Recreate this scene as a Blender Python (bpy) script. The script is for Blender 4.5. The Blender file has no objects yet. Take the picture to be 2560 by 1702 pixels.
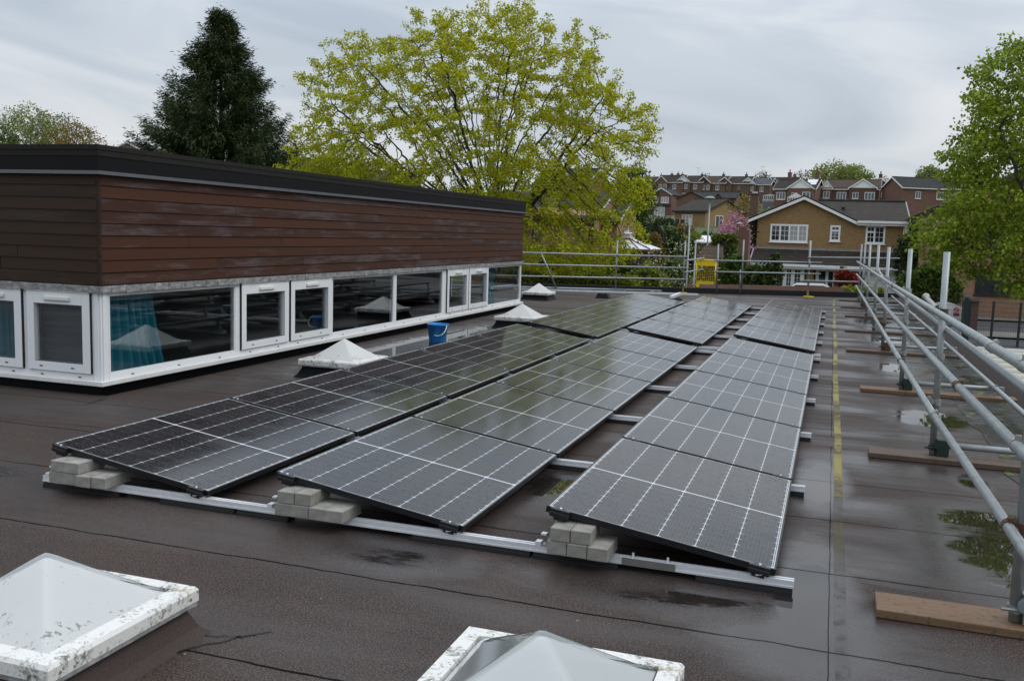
import bpy, math, random
import numpy as np
from mathutils import Vector, Matrix
R = math.radians
SC = bpy.context.scene
COL = SC.collection

# ---------------------------------------------------------------- camera
CAM_F, CAM_YAW, CAM_PIT, CAM_ROL, CAM_H = 2351.709, -0.3250054, 0.1140874, 0.0308646, 1.62335
cy, sy = math.cos(CAM_YAW), math.sin(CAM_YAW)
FW = Vector((sy*math.cos(CAM_PIT), cy*math.cos(CAM_PIT), -math.sin(CAM_PIT)))
_rt = Vector((cy, -sy, 0)); _up = _rt.cross(FW)
RT = _rt*math.cos(CAM_ROL) + _up*math.sin(CAM_ROL)
UP = -_rt*math.sin(CAM_ROL) + _up*math.cos(CAM_ROL)
CP = Vector((0, 0, CAM_H))
cd = bpy.data.cameras.new('camera'); cam = bpy.data.objects.new('camera', cd); COL.objects.link(cam)
cam.matrix_world = Matrix(((RT.x, UP.x, -FW.x, CP.x), (RT.y, UP.y, -FW.y, CP.y), (RT.z, UP.z, -FW.z, CP.z), (0, 0, 0, 1)))
cd.sensor_fit = 'HORIZONTAL'; cd.sensor_width = 36; cd.lens = 36*CAM_F/2560
cd.clip_start = 0.05; cd.clip_end = 5000
SC.camera = cam

# measuring: a sight line of the survey photo met with a plane (metres)
def ray(u, v): return FW*CAM_F + RT*(u-1280) - UP*(v-851)
def gz(u, v, z=0.0): d = ray(u, v); return CP + d*((z-CP.z)/d.z)
def gx(u, v, x): d = ray(u, v); return CP + d*(x/d.x)
def gy(u, v, y): d = ray(u, v); return CP + d*(y/d.y)

# ---------------------------------------------------------------- sky, sun, exposure
SUN_EL, SUN_AZ = 48, 78           # azimuth clockwise from +Y
w = bpy.data.worlds.new('World'); SC.world = w; w.use_nodes = True
nt = w.node_tree; nt.nodes.clear()
def N(t, **k):
    n = nt.nodes.new(t)
    for a, b in k.items(): setattr(n, a, b)
    return n
L = lambda a, b: nt.links.new(a, b)
def M_(op, a, b=None, c=None):
    n = nt.nodes.new('ShaderNodeMath'); n.operation = op
    for i, x in enumerate((a, b, c)):
        if x is None: continue
        if isinstance(x, (int, float)): n.inputs[i].default_value = x
        else: nt.links.new(x, n.inputs[i])
    return n.outputs[0]
tc = N('ShaderNodeTexCoord'); sep = N('ShaderNodeSeparateXYZ'); L(tc.outputs['Generated'], sep.inputs[0])
zc = M_('MAXIMUM', sep.outputs[2], 0.0)
cmb = N('ShaderNodeCombineXYZ'); L(M_('MULTIPLY', sep.outputs[0], 2.3), cmb.inputs[0]); L(M_('MULTIPLY', sep.outputs[1], 2.3), cmb.inputs[1])
L(M_('ADD', M_('MULTIPLY', sep.outputs[2], 8.5), M_('MULTIPLY', sep.outputs[0], 1.3)), cmb.inputs[2])
mp = N('ShaderNodeMapping'); mp.inputs['Location'].default_value = (3.1, 1.7, .6); L(cmb.outputs[0], mp.inputs[0])
n1 = N('ShaderNodeTexNoise'); n1.inputs['Scale'].default_value = 1.5; n1.inputs['Detail'].default_value = 5; n1.inputs['Roughness'].default_value = .48; n1.inputs['Distortion'].default_value = .9; L(mp.outputs[0], n1.inputs['Vector'])
n2 = N('ShaderNodeTexNoise'); n2.inputs['Scale'].default_value = 0.62; n2.inputs['Detail'].default_value = 3; L(mp.outputs[0], n2.inputs['Vector'])
cl = M_('ADD', M_('MULTIPLY', n1.outputs[0], .5), M_('MULTIPLY', n2.outputs[0], .5))
ramp = N('ShaderNodeValToRGB'); L(cl, ramp.inputs[0])
e = ramp.color_ramp.elements
e[0].position = .39; e[0].color = (.79, .905, 1.06, 1)
e[1].position = .62; e[1].color = (1.36, 1.39, 1.45, 1)
m_ = e.new(.5); m_.color = (1.00, 1.11, 1.24, 1)
# overcast dome: brighter overhead, with a pale band low over the horizon
lum = M_('ADD', M_('MULTIPLY', zc, .98), M_('MULTIPLY', M_('POWER', 2.718, M_('MULTIPLY', zc, -11.0)), .20))
lum = M_('ADD', lum, .415)
bw = N('ShaderNodeVectorMath'); bw.operation = 'SCALE'; L(ramp.outputs[0], bw.inputs[0]); L(lum, bw.inputs['Scale'])
wm = N('ShaderNodeMix'); wm.data_type = 'RGBA'; wm.inputs['B'].default_value = (.84, .855, .835, 1)
L(M_('MULTIPLY', M_('POWER', 2.718, M_('MULTIPLY', zc, -17.0)), .72), wm.inputs['Factor']); L(bw.outputs[0], wm.inputs['A'])
sky = N('ShaderNodeTexSky'); sky.sky_type = 'NISHITA'; sky.sun_disc = False
sky.sun_elevation = R(SUN_EL); sky.sun_rotation = R(SUN_AZ)
b1 = N('ShaderNodeBackground'); b1.inputs['Strength'].default_value = 1.0; L(wm.outputs['Result'], b1.inputs[0])
b2 = N('ShaderNodeBackground'); b2.inputs['Strength'].default_value = .05; L(sky.outputs[0], b2.inputs[0])
mx = N('ShaderNodeMixShader'); mx.inputs[0].default_value = .06; L(b1.outputs[0], mx.inputs[1]); L(b2.outputs[0], mx.inputs[2])
wo = N('ShaderNodeOutputWorld'); L(mx.outputs[0], wo.inputs[0])
sd = bpy.data.lights.new('sun', 'SUN'); sd.energy = 1.0; sd.angle = R(28); sd.color = (1, .96, .9)
so = bpy.data.objects.new('sun', sd); COL.objects.link(so)
_a, _e = R(SUN_AZ), R(SUN_EL)
so.rotation_euler = Vector((-math.sin(_a)*math.cos(_e), -math.cos(_a)*math.cos(_e), -math.sin(_e))).to_track_quat('-Z', 'Y').to_euler()
vs = SC.view_settings; vs.view_transform = 'Standard'; vs.look = 'None'; vs.exposure = 0; vs.gamma = 1; vs.use_curve_mapping = False
SC.cycles.max_bounces = 8; SC.cycles.transparent_max_bounces = 16; SC.cycles.use_denoising = True
SC.cycles.caustics_reflective = False; SC.cycles.caustics_refractive = False

# ---------------------------------------------------------------- materials
class NT:
    def __init__(s, name):
        s.m = bpy.data.materials.new(name); s.m.use_nodes = True
        s.t = s.m.node_tree; s.t.nodes.clear(); s.out = s.t.nodes.new('ShaderNodeOutputMaterial')
    def n(s, t, ins=None, **k):
        n = s.t.nodes.new(t)
        for a, b in k.items(): setattr(n, a, b)
        for a, b in (ins or {}).items():
            i = n.inputs[a]
            if hasattr(b, 'is_output') or isinstance(b, bpy.types.NodeSocket): s.t.links.new(b, i)
            else: i.default_value = b
        return n
    def math(s, op, a, b=0.0, c=0.0, clamp=False):
        n = s.n('ShaderNodeMath', {0: a, 1: b, 2: c}, operation=op, use_clamp=clamp); return n.outputs[0]
    def mix(s, f, a, b):
        n = s.t.nodes.new('ShaderNodeMix'); n.data_type = 'RGBA'
        for k, x in (('Factor', f), ('A', a), ('B', b)):
            if isinstance(x, bpy.types.NodeSocket): s.t.links.new(x, n.inputs[k])
            elif k == 'Factor': n.inputs[k].default_value = x
            else: n.inputs[k].default_value = (*x, 1) if len(x) == 3 else x
        return n.outputs['Result']
    def noise(s, vec, scale, detail=3, rough=.55, dist=0):
        n = s.n('ShaderNodeTexNoise', {'Scale': scale, 'Detail': detail, 'Roughness': rough, 'Distortion': dist})
        if vec is not None: s.t.links.new(vec, n.inputs['Vector'])
        return n.outputs[0]
    def ramp(s, f, pts):
        n = s.n('ShaderNodeValToRGB', {0: f}); e = n.color_ramp.elements
        while len(e) < len(pts): e.new(.5)
        for q, (p, c) in zip(e, pts):
            q.position = p; q.color = (*c, 1) if not isinstance(c, (int, float)) else (c, c, c, 1)
        return n.outputs[0]
    def obj(s): return s.n('ShaderNodeTexCoord').outputs['Object']
    def scaled(s, vec, sc, loc=(0, 0, 0)):
        return s.n('ShaderNodeMapping', {'Vector': vec, 'Scale': sc, 'Location': loc}).outputs[0]
    def bump(s, h, strength=.3, dist=.01): return s.n('ShaderNodeBump', {'Height': h, 'Strength': strength, 'Distance': dist}).outputs[0]
    def bsdf(s, color, rough=.5, metal=0.0, normal=None, **k):
        ins = {'Roughness': rough, 'Metallic': metal}
        ins['Base Color'] = color if isinstance(color, bpy.types.NodeSocket) else (*color, 1)
        if normal is not None: ins['Normal'] = normal
        for a, b in k.items(): ins[a.replace('_', ' ')] = b
        return s.n('ShaderNodeBsdfPrincipled', ins).outputs[0]
    def done(s, sh): s.t.links.new(sh, s.out.inputs[0]); return s.m

def simple(name, c, rough=.5, metal=0., var=.15, sc=8., bump=0., bsc=60., **k):
    t = NT(name); o = t.obj()
    f = t.noise(o, sc, 4)
    col = t.mix(f, [x*(1-var*1.6) for x in c], [min(1, x*(1+var*1.6)) for x in c])
    nrm = t.bump(t.noise(o, bsc, 3), bump, .004) if bump else None
    return t.done(t.bsdf(col, t.math('ADD', t.math('MULTIPLY', f, .25), rough-.12), metal, nrm, **k))

def brick_mat(name, c1, c2, mortar, tile=(.225, .075)):
    t = NT(name); tcn = t.n('ShaderNodeTexCoord'); o = tcn.outputs['Object']
    so_ = t.n('ShaderNodeSeparateXYZ', {0: o}); sn = t.n('ShaderNodeSeparateXYZ', {0: tcn.outputs['Normal']})
    side = t.math('GREATER_THAN', t.math('ABSOLUTE', sn.outputs[0]), .7)
    a = t.math('ADD', t.math('MULTIPLY', so_.outputs[1], side), t.math('MULTIPLY', so_.outputs[0], t.math('SUBTRACT', 1.0, side)))
    v = t.n('ShaderNodeCombineXYZ', {0: a, 1: so_.outputs[2]}).outputs[0]
    b = t.n('ShaderNodeTexBrick', {'Vector': v, 'Color1': (*c1, 1), 'Color2': (*c2, 1), 'Mortar': (*mortar, 1), 'Scale': 1.0, 'Mortar Size': .006, 'Brick Width': tile[0], 'Row Height': tile[1], 'Bias': 0.0})
    f = t.noise(o, 1.3, 5)
    col = t.mix(t.math('MULTIPLY', f, .45), b.outputs[0], [x*.55 for x in c1])
    return t.done(t.bsdf(col, .9, 0, t.bump(b.outputs[1], -.3, .004)))

def tile_mat(name, c, rows=.17):
    t = NT(name); o = t.obj(); s_ = t.n('ShaderNodeSeparateXYZ', {0: o})
    zz = t.math('FRACT', t.math('DIVIDE', s_.outputs[2], rows))
    line = t.math('LESS_THAN', zz, .22)
    f = t.noise(o, .9, 5); g = t.noise(o, 9, 3)
    col = t.mix(f, [x*.6 for x in c], [x*1.5 for x in c])
    col = t.mix(t.math('MULTIPLY', t.math('GREATER_THAN', t.noise(o, 2.2, 5), .6), .35), col, (.07, .075, .035))
    col = t.mix(t.math('MULTIPLY', line, .65), col, [x*.25 for x in c])
    return t.done(t.bsdf(col, t.math('ADD', .62, t.math('MULTIPLY', g, .25)), 0, t.bump(zz, .5, .02), **{'Specular_IOR_Level': .2}))

def leaf_mat(name, c, c2, trans=.35, big=.5, hue=1.0):
    t = NT(name); g = t.n('ShaderNodeNewGeometry'); o = t.obj()
    f = t.math('ADD', t.math('MULTIPLY', g.outputs['Random Per Island'], .55), t.math('MULTIPLY', t.noise(o, big, 2), .6))
    col = t.ramp(f, [(.2, c), (.85, c2)])
    d = t.bsdf(col, .55, 0, **{'Specular_IOR_Level': .25})
    tr = t.n('ShaderNodeBsdfTranslucent', {'Color': col}).outputs[0]
    return t.done(t.n('ShaderNodeMixShader', {0: trans, 1: d, 2: tr}).outputs[0])

def glass_pane(name, tint=(.75, .8, .8), opac=.12, rough=0.01):
    t = NT(name)
    g = t.n('ShaderNodeNewGeometry').outputs     # thin sheet: same reflectance from either side
    c = t.math('ABSOLUTE', t.n('ShaderNodeVectorMath', {0: g['Normal'], 1: g['Incoming']}, operation='DOT_PRODUCT').outputs['Value'])
    fr = t.math('ADD', .045, t.math('MULTIPLY', .955, t.math('POWER', t.math('SUBTRACT', 1.0, c), 5.0)))
    tr = t.n('ShaderNodeBsdfTransparent', {'Color': (*tint, 1)}).outputs[0]
    gl = t.n('ShaderNodeBsdfGlossy', {'Color': (.92, .95, .97, 1), 'Roughness': rough}).outputs[0]
    f = t.math('ADD', t.math('MULTIPLY', fr, 1.5), opac, clamp=True)
    return t.done(t.n('ShaderNodeMixShader', {0: f, 1: tr, 2: gl}).outputs[0])

M = {}
M['white'] = simple('white_upvc', (.78, .79, .80), .35, var=.03, sc=3)
M['white_dirty'] = simple('white_trim', (.70, .69, .66), .45, var=.10, sc=6)
M['wpaint'] = simple('white_paint', (.78, .78, .77), .5, var=.04)
M['black'] = simple('black_anodised', (.012, .012, .014), .35, var=.1)
M['rubber'] = simple('black_rubber', (.012, .012, .012), .75, var=.1)
M['alu'] = simple('mill_aluminium', (.74, .75, .77), .42, .35, var=.05, sc=30)
M['alu_dull'] = simple('weathered_aluminium', (.30, .29, .27), .5, .9, var=.1)
M['zinc'] = simple('galvanised_steel', (.30, .325, .33), .46, .40, var=.24, sc=12, bump=.12, bsc=90)
M['zinc_dark'] = simple('dull_galvanised_steel', (.27, .29, .29), .5, .6, var=.2, sc=12)
M['rust'] = simple('rusty_fitting', (.10, .055, .03), .8, .2, var=.3, sc=40, bump=.3)
M['fitting'] = simple('pressed_steel_fitting', (.36, .36, .34), .45, .7, var=.3, sc=30)
M['fascia'] = simple('black_fascia_felt', (.0065, .0065, .0075), .6, var=.25, sc=2, **{'Specular_IOR_Level': .14})
M['capfelt'] = simple('mineral_cap_felt', (.022, .020, .018), .9, var=.25, sc=10, bump=.3, bsc=300, **{'Specular_IOR_Level': .2})
M['trim'] = simple('grey_drip_trim', (.13, .135, .15), .35, .3, var=.1)
M['lead'] = NT('weathered_lead_flashing')
t = M['lead']; o = t.obj(); f = t.noise(t.scaled(o, (9, 9, 22)), 1.4, 6, .7)
M['lead'] = t.done(t.bsdf(t.ramp(f, [(.34, (.13, .13, .12)), (.52, (.25, .25, .245)), (.72, (.50, .49, .46))]), .7, 0, t.bump(f, .5, .01)))
def plank(name, c1, c2, grey):
    t = NT(name); o = t.obj(); g = t.n('ShaderNodeNewGeometry').outputs['Random Per Island']
    grain = t.noise(t.scaled(o, (3, 3, 60)), 2.2, 6, .65, .4)
    wear = t.noise(t.scaled(o, (1.1, 1.1, 9)), 1.2, 5, .7)
    col = t.mix(g, c1, c2)
    col = t.mix(t.math('MULTIPLY', grain, .7), col, [x*.45 for x in c1])
    wf = t.math('MULTIPLY', t.ramp(t.math('ADD', wear, t.math('MULTIPLY', t.math('SUBTRACT', g, .5), .22)), [(.53, 0), (.69, 1)]), t.ramp(grain, [(.35, .15), (.65, .9)]))
    col = t.mix(t.math('MULTIPLY', wf, .62), col, grey)
    return t.done(t.bsdf(col, t.math('ADD', .5, t.math('MULTIPLY', grain, .25)), 0, t.bump(grain, .25, .004), **{'Specular_IOR_Level': .22}))
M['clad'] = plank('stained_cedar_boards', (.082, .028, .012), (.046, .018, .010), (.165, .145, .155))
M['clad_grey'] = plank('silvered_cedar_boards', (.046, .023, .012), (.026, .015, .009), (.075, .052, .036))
M['teal'] = simple('teal_curtain_cloth', (.008, .16, .22), .9, var=.1)
M['blind'] = simple('grey_roller_blind', (.075, .08, .09), .9, var=.03)
M['carpet'] = simple('dark_carpet', (.05, .05, .055), .95)
M['inner'] = simple('indoor_wall_paint', (.16, .16, .16), .9, var=.02)
M['pane'] = glass_pane('window_glass', (.90, .93, .93), .02)
M['concrete'] = NT('concrete_brick'); t = M['concrete']; o = t.obj()
f = t.noise(o, 14, 6, .7); g = t.noise(o, 160, 3, .7); ri = t.n('ShaderNodeObjectInfo').outputs['Random']
c = t.mix(t.n('ShaderNodeMapRange', {0: f, 1: .3, 2: .7}).outputs[0], (.17, .162, .14), (.43, .415, .375)); c = t.mix(t.math('MULTIPLY', ri, .4), c, (.20, .19, .15))
M['concrete'] = t.done(t.bsdf(t.mix(t.math('MULTIPLY', g, .5), c, (.2, .19, .17)), .92, 0, t.bump(g, .5, .003)))
M['bucket'] = simple('blue_plastic', (.02, .22, .58), .38, var=.06)
M['cream'] = simple('white_nylon', (.72, .69, .60), .5)
M['yellow'] = simple('yellow_powder_coat', (.80, .56, .005), .4, var=.06)
def wood(name, c1, c2, sc=(3, 60, 60)):
    t = NT(name); o = t.obj(); f = t.noise(t.scaled(o, sc), 1.3, 6, .65, .6); g = t.noise(o, 7, 4)
    c = t.mix(f, c1, c2); c = t.mix(t.math('MULTIPLY', t.math('GREATER_THAN', t.noise(o, 40, 4), .62), t.math('MULTIPLY', g, .9)), c, [x*.25 for x in c1])
    return t.done(t.bsdf(c, t.math('ADD', .4, t.math('MULTIPLY', g, .4)), 0, t.bump(f, .35, .004)))
M['board'] = wood('wet_scaffold_board', (.055, .028, .013), (.27, .165, .09))
M['board_old'] = wood('old_scaffold_board', (.040, .026, .018), (.15, .10, .068))
M['toe'] = wood('red_brown_toe_board', (.14, .065, .04), (.36, .22, .17), (2, 6, 20))
M['bark'] = simple('dark_bark', (.045, .038, .028), .9, var=.4, sc=5, bump=.5, bsc=14)
M['bark_grey'] = simple('grey_bark', (.11, .10, .085), .9, var=.4, sc=4)
M['fence_dark'] = simple('dark_brown_fence', (.035, .022, .016), .85, var=.35, sc=3)
M['fence_pale'] = simple('weathered_fence', (.17, .125, .085), .85, var=.3, sc=3)
M['conc_post'] = simple('concrete_post', (.42, .41, .38), .85)
M['darkpane'] = simple('dark_window_glass', (.018, .022, .024), .06, var=.2, **{'Specular_IOR_Level': .7})
M['bluepane'] = simple('sky_lit_window_glass', (.06, .075, .09), .05, var=.3, **{'Specular_IOR_Level': .8})
M['drape'] = simple('pale_drapes_behind_glass', (.36, .36, .33), .25, var=.1)
M['buff'] = brick_mat('buff_brick', (.34, .21, .085), (.25, .15, .06), (.30, .22, .13))
M['red'] = brick_mat('red_brick', (.185, .090, .064), (.145, .070, .052), (.19, .13, .105))
M['redb'] = brick_mat('dark_red_brick', (.125, .062, .048), (.10, .050, .04), (.12, .09, .078))
M['brownb'] = brick_mat('brown_brick', (.155, .095, .062), (.12, .072, .05), (.14, .10, .075))
M['pinkb'] = brick_mat('pinkish_brick', (.34, .19, .115), (.27, .15, .09), (.28, .19, .13))
M['tile_brown'] = tile_mat('brown_concrete_tiles', (.034, .027, .022))
M['tile_dark'] = tile_mat('dark_grey_tiles', (.026, .026, .028))
M['tile_grey'] = tile_mat('slate_grey_tiles', (.085, .088, .10))
M['tile_red'] = tile_mat('mossy_brown_tiles', (.065, .045, .032))
M['pv'] = simple('glossy_solar_glass', (.02, .022, .03), .12)
M['green_metal'] = simple('dark_green_powder_coat', (.008, .022, .018), .5)
M['asphalt'] = simple('asphalt', (.055, .055, .058), .8, var=.2, sc=3, bump=.3)
M['paving'] = simple('pavement_slabs', (.16, .15, .135), .85, var=.15)
M['poly'] = simple('cream_canopy_sheet', (.36, .33, .20), .4, var=.1)
M['carwhite'] = simple('white_car_paint', (.72, .73, .74), .2, var=.02)
M['opal'] = simple('white_roof_sheet', (.70, .70, .72), .4, var=.05)
M['terracotta'] = simple('terracotta', (.16, .06, .035), .8)
M['brownframe'] = simple('brown_timber_frame', (.13, .05, .025), .6)
# ---------------------------------------------------------------- mesh helpers
class MB:
    def __init__(s): s.v = []; s.f = []; s.mi = []; s.cur = 0
    def poly(s, pts):
        b = len(s.v); s.v += [tuple(p) for p in pts]; s.f.append(tuple(range(b, b+len(pts)))); s.mi.append(s.cur); return s
    def hexa(s, p):            # p: 4 bottom (ccw from above) + 4 top
        b = len(s.v); s.v += [tuple(q) for q in p]
        for q in ((3, 2, 1, 0), (4, 5, 6, 7), (0, 1, 5, 4), (1, 2, 6, 5), (2, 3, 7, 6), (3, 0, 4, 7)):
            s.f.append(tuple(b+i for i in q)); s.mi.append(s.cur)
        return s
    def box(s, a, c):
        (x0, y0, z0), (x1, y1, z1) = a, c
        x0, x1 = min(x0, x1), max(x0, x1); y0, y1 = min(y0, y1), max(y0, y1); z0, z1 = min(z0, z1), max(z0, z1)
        return s.hexa([(x0, y0, z0), (x1, y0, z0), (x1, y1, z0), (x0, y1, z0), (x0, y0, z1), (x1, y0, z1), (x1, y1, z1), (x0, y1, z1)])
    def slab(s, p, t):         # four corners pushed along -normal by t
        p = [Vector(q) for q in p]; n = (p[1]-p[0]).cross(p[2]-p[0]).normalized()
        if n.z < 0: p = p[::-1]; n = -n
        return s.hexa([q-n*t for q in p]+p)
    def prism(s, pts, d):      # polygon extruded along vector d
        d = Vector(d); p = [Vector(q) for q in pts]; b = len(s.v); n = len(p)
        s.v += [tuple(q) for q in p]+[tuple(q+d) for q in p]
        nn = Vector((0, 0, 0))
        for i in range(n): nn += p[i].cross(p[(i+1) % n])
        fl = nn.dot(d) > 0
        fs = [tuple(range(n))[::-1], tuple(range(n, 2*n))]+[(i, (i+1) % n, n+(i+1) % n, n+i) for i in range(n)]
        if not fl: fs = [q[::-1] for q in fs]
        for q in fs: s.f.append(tuple(b+i for i in q)); s.mi.append(s.cur)
        return s
    def tube(s, a, c, r, n=10, r2=None, caps=True):
        a, c = Vector(a), Vector(c); d = (c-a).normalized(); r2 = r if r2 is None else r2
        x = d.orthogonal().normalized(); y = d.cross(x); b = len(s.v)
        for p, q in ((a, r), (c, r2)):
            for i in range(n):
                k = 2*math.pi*i/n; s.v.append(tuple(p+(x*math.cos(k)+y*math.sin(k))*q))
        for i in range(n): s.f.append((b+i, b+(i+1) % n, b+n+(i+1) % n, b+n+i)); s.mi.append(s.cur)
        if caps:
            s.f.append(tuple(b+i for i in range(n))[::-1]); s.f.append(tuple(b+n+i for i in range(n))); s.mi += [s.cur]*2
        return s
    def path(s, pts, r, n=8, closed=False):
        q = list(pts)+([pts[0]] if closed else [])
        for a, c in zip(q, q[1:]): s.tube(a, c, r, n)
        return s
    def lathe(s, prof, n=24, c=(0, 0, 0)):
        b = len(s.v)
        for r, z in prof:
            for i in range(n):
                k = 2*math.pi*i/n; s.v.append((c[0]+r*math.cos(k), c[1]+r*math.sin(k), c[2]+z))
        for j in range(len(prof)-1):
            for i in range(n):
                s.f.append((b+j*n+i, b+j*n+(i+1) % n, b+(j+1)*n+(i+1) % n, b+(j+1)*n+i)); s.mi.append(s.cur)
        return s
    def build(s, name, mat, parent=None, smooth=False, bevel=0):
        me = bpy.data.meshes.new(name); me.from_pydata(s.v, [], s.f)
        for q in (mat if isinstance(mat, (list, tuple)) else [mat]): me.materials.append(q)
        me.polygons.foreach_set('material_index', s.mi)
        if smooth: me.polygons.foreach_set('use_smooth', [True]*len(s.f))
        me.update()
        o = bpy.data.objects.new(name, me); COL.objects.link(o); attach(o, parent)
        if bevel:
            b = o.modifiers.new('bevel', 'BEVEL'); b.width = bevel; b.segments = 2; b.limit_method = 'ANGLE'
        return o
def attach(o, parent):
    if parent is None: return
    o.parent = parent
    if parent.parent is None and not parent.get('_local') and parent.type == 'EMPTY':      # geometry given in world coordinates
        o.matrix_parent_inverse = Matrix.Translation(parent_base(parent)).inverted()
def parent_base(p):
    v = Vector((0, 0, 0))
    while p is not None:
        if p.parent is None: v += p.location
        p = p.parent
    return v
def arr_mesh(name, V, F, mat, parent=None, smooth=False):
    me = bpy.data.meshes.new(name); V = np.asarray(V, np.float32); F = np.asarray(F, np.int32)
    me.vertices.add(len(V)); me.vertices.foreach_set('co', V.ravel())
    k = F.shape[1]; me.loops.add(F.size); me.loops.foreach_set('vertex_index', F.ravel())
    me.polygons.add(len(F)); me.polygons.foreach_set('loop_start', np.arange(0, F.size, k, dtype=np.int32)); me.polygons.foreach_set('loop_total', np.full(len(F), k, np.int32))
    me.materials.append(mat)
    if smooth: me.polygons.foreach_set('use_smooth', np.ones(len(F), bool))
    me.update(calc_edges=True); me.validate()
    o = bpy.data.objects.new(name, me); COL.objects.link(o); attach(o, parent); return o
def tag(o, label, cat, group=None, kind=None):
    o['label'] = label; o['category'] = cat
    if group: o['group'] = group
    if kind: o['kind'] = kind
    return o
def thing(name, loc, label, cat, group=None, rz=0, local=False):
    o = bpy.data.objects.new(name, None); COL.objects.link(o); o.location = loc; o.rotation_euler = (0, 0, rz); o.empty_display_size = .1
    if local: o['_local'] = 1
    return tag(o, label, cat, group)
def struct(o, kind='structure'): o['kind'] = kind; return o
def dup(root, loc=None, rz=None, label=None):
    c = root.copy(); COL.objects.link(c)
    if loc is not None: c.location = loc
    if rz is not None: c.rotation_euler = (0, 0, rz)
    if label: c['label'] = label
    def rec(a, b):
        for ch in a.children:
            d = ch.copy(); COL.objects.link(d); d.parent = b; d.matrix_parent_inverse = ch.matrix_parent_inverse.copy(); rec(ch, d)
    rec(root, c); return c
ORD = ['first', 'second', 'third', 'fourth', 'fifth', 'sixth', 'seventh', 'eighth', 'ninth', 'tenth', 'eleventh', 'twelfth']

# ---------------------------------------------------------------- terrain
def hill(x, y):
    r = math.hypot(x, max(y, 0)) if y > 0 else 0
    return float(np.interp(r, [0, 45, 62, 70, 90, 128, 150, 182, 236, 262, 300, 3000], [-3.3, -3.1, -2.3, -2.0, .2, 3.4, 4.8, 5.7, 6.4, 11.8, 13.5, 14]))
gx_ = [-1500, -600]+list(np.linspace(-260, 260, 105))+[600, 1500]
gy_ = [-1500, -300, -60, -10]+list(np.linspace(0, 330, 90))+[500, 900, 2500]
V = [(x, y, hill(x, y)) for y in gy_ for x in gx_]; nx = len(gx_)
F = [(j*nx+i, j*nx+i+1, (j+1)*nx+i+1, (j+1)*nx+i) for j in range(len(gy_)-1) for i in range(nx-1)]
t = NT('grass_and_earth'); o = t.obj(); f = t.noise(o, .25, 6); g = t.noise(o, 6, 4)
M['ground'] = t.done(t.bsdf(t.mix(t.math('MULTIPLY', g, .5), t.mix(f, (.05, .085, .02), (.09, .11, .035)), (.05, .045, .03)), .95, 0, t.bump(g, .6, .1)))
struct(arr_mesh('ground', V, F, M['ground'], smooth=True))

# ---------------------------------------------------------------- wet felt roof
XB, YB, YE = -6.36, 6.97, 19.35          # clerestory block: right face, front face, far end
BK = lambda x: 29.75+.41*(x+.0)          # skewed far edge of the roof
AMP = {}
puddles = [(1.03, 5.45, .40, .72), (1.02, 6.1, .42, .25), (.97, 9.55, .34, .55), (.88, 13.3, .22, .6), (.0, 4.35, .16, .75), (-.02, 3.9, .30, .32), (.02, 6.6, .14, .6),
           (-5.55, 12.4, .42, 3.0), (-5.3, 10.6, .3, 1.2), (-1.98, 4.13, .22, .15), (-.40, 4.16, .46, .13), (-1.62, 5.75, .16, .35), (-4.95, 4.55, .14, .08), (1.0, 17.2, .35, .7), (.9, 21, .4, .9), (1.02, 7.1, .1, .25)]
t = NT('wet_mineral_felt'); o = t.obj(); sx = t.n('ShaderNodeSeparateXYZ', {0: o}); X, Y = sx.outputs[0], sx.outputs[1]
fld = None
for (cx, cyy, rx, ry) in puddles:
    a = t.math('DIVIDE', t.math('SUBTRACT', X, cx), rx); b = t.math('DIVIDE', t.math('SUBTRACT', Y, cyy), ry)
    q = t.math('MULTIPLY', t.math('SUBTRACT', 1.0, t.math('ADD', t.math('MULTIPLY', a, a), t.math('MULTIPLY', b, b))), .38 if cyy < 4.8 and cx < -.1 else 1.0)
    fld = q if fld is None else t.math('MAXIMUM', fld, q)
nz = t.noise(t.scaled(o, (.8, 1.5, 1)), 3.2, 6, .6)
nf = t.noise(t.scaled(o, (1, 2.5, 1)), 14, 4, .6)
fld = t.math('ADD', fld, t.math('ADD', t.math('MULTIPLY', t.math('SUBTRACT', nz, .5), 2.2), t.math('MULTIPLY', t.math('SUBTRACT', nf, .5), .9)))
pud = t.n('ShaderNodeMapRange', {0: fld, 1: .0, 2: .55}, interpolation_type='SMOOTHSTEP').outputs[0]
film = t.n('ShaderNodeMapRange', {0: fld, 1: -2.2, 2: .1}, interpolation_type='SMOOTHSTEP').outputs[0]
band = t.n('ShaderNodeMapRange', {0: t.noise(t.scaled(o, (.22, 1.1, 1)), 1.15, 4, .6), 1: .44, 2: .60}).outputs[0]
aisle = t.n('ShaderNodeMapRange', {0: X, 1: -.15, 2: .25}).outputs[0]
band = t.math('MULTIPLY', band, t.math('ADD', .65, t.math('MULTIPLY', aisle, .6)))
grit = t.noise(o, 260, 2, .7); grit2 = t.noise(o, 95, 3, .7); big = t.noise(o, .55, 5, .6); mid = t.noise(o, 3.1, 5, .65)
col = t.mix(t.n('ShaderNodeMapRange', {0: big, 1: .32, 2: .68}).outputs[0], (.060, .039, .031), (.028, .023, .022))
col = t.mix(t.n('ShaderNodeMapRange', {0: mid, 1: .45, 2: .70, 4: .7}).outputs[0], col, (.058, .036, .028))
col = t.mix(t.n('ShaderNodeMapRange', {0: t.noise(o, 21, 4, .7), 1: .5, 2: .75, 4: .6}).outputs[0], col, (.014, .012, .012))
grit3 = t.noise(o, 150, 2, .8)
col = t.mix(t.math('MULTIPLY', t.n('ShaderNodeMapRange', {0: grit3, 1: .52, 2: .62}).outputs[0], .85), col, (.17, .135, .118))
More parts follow.
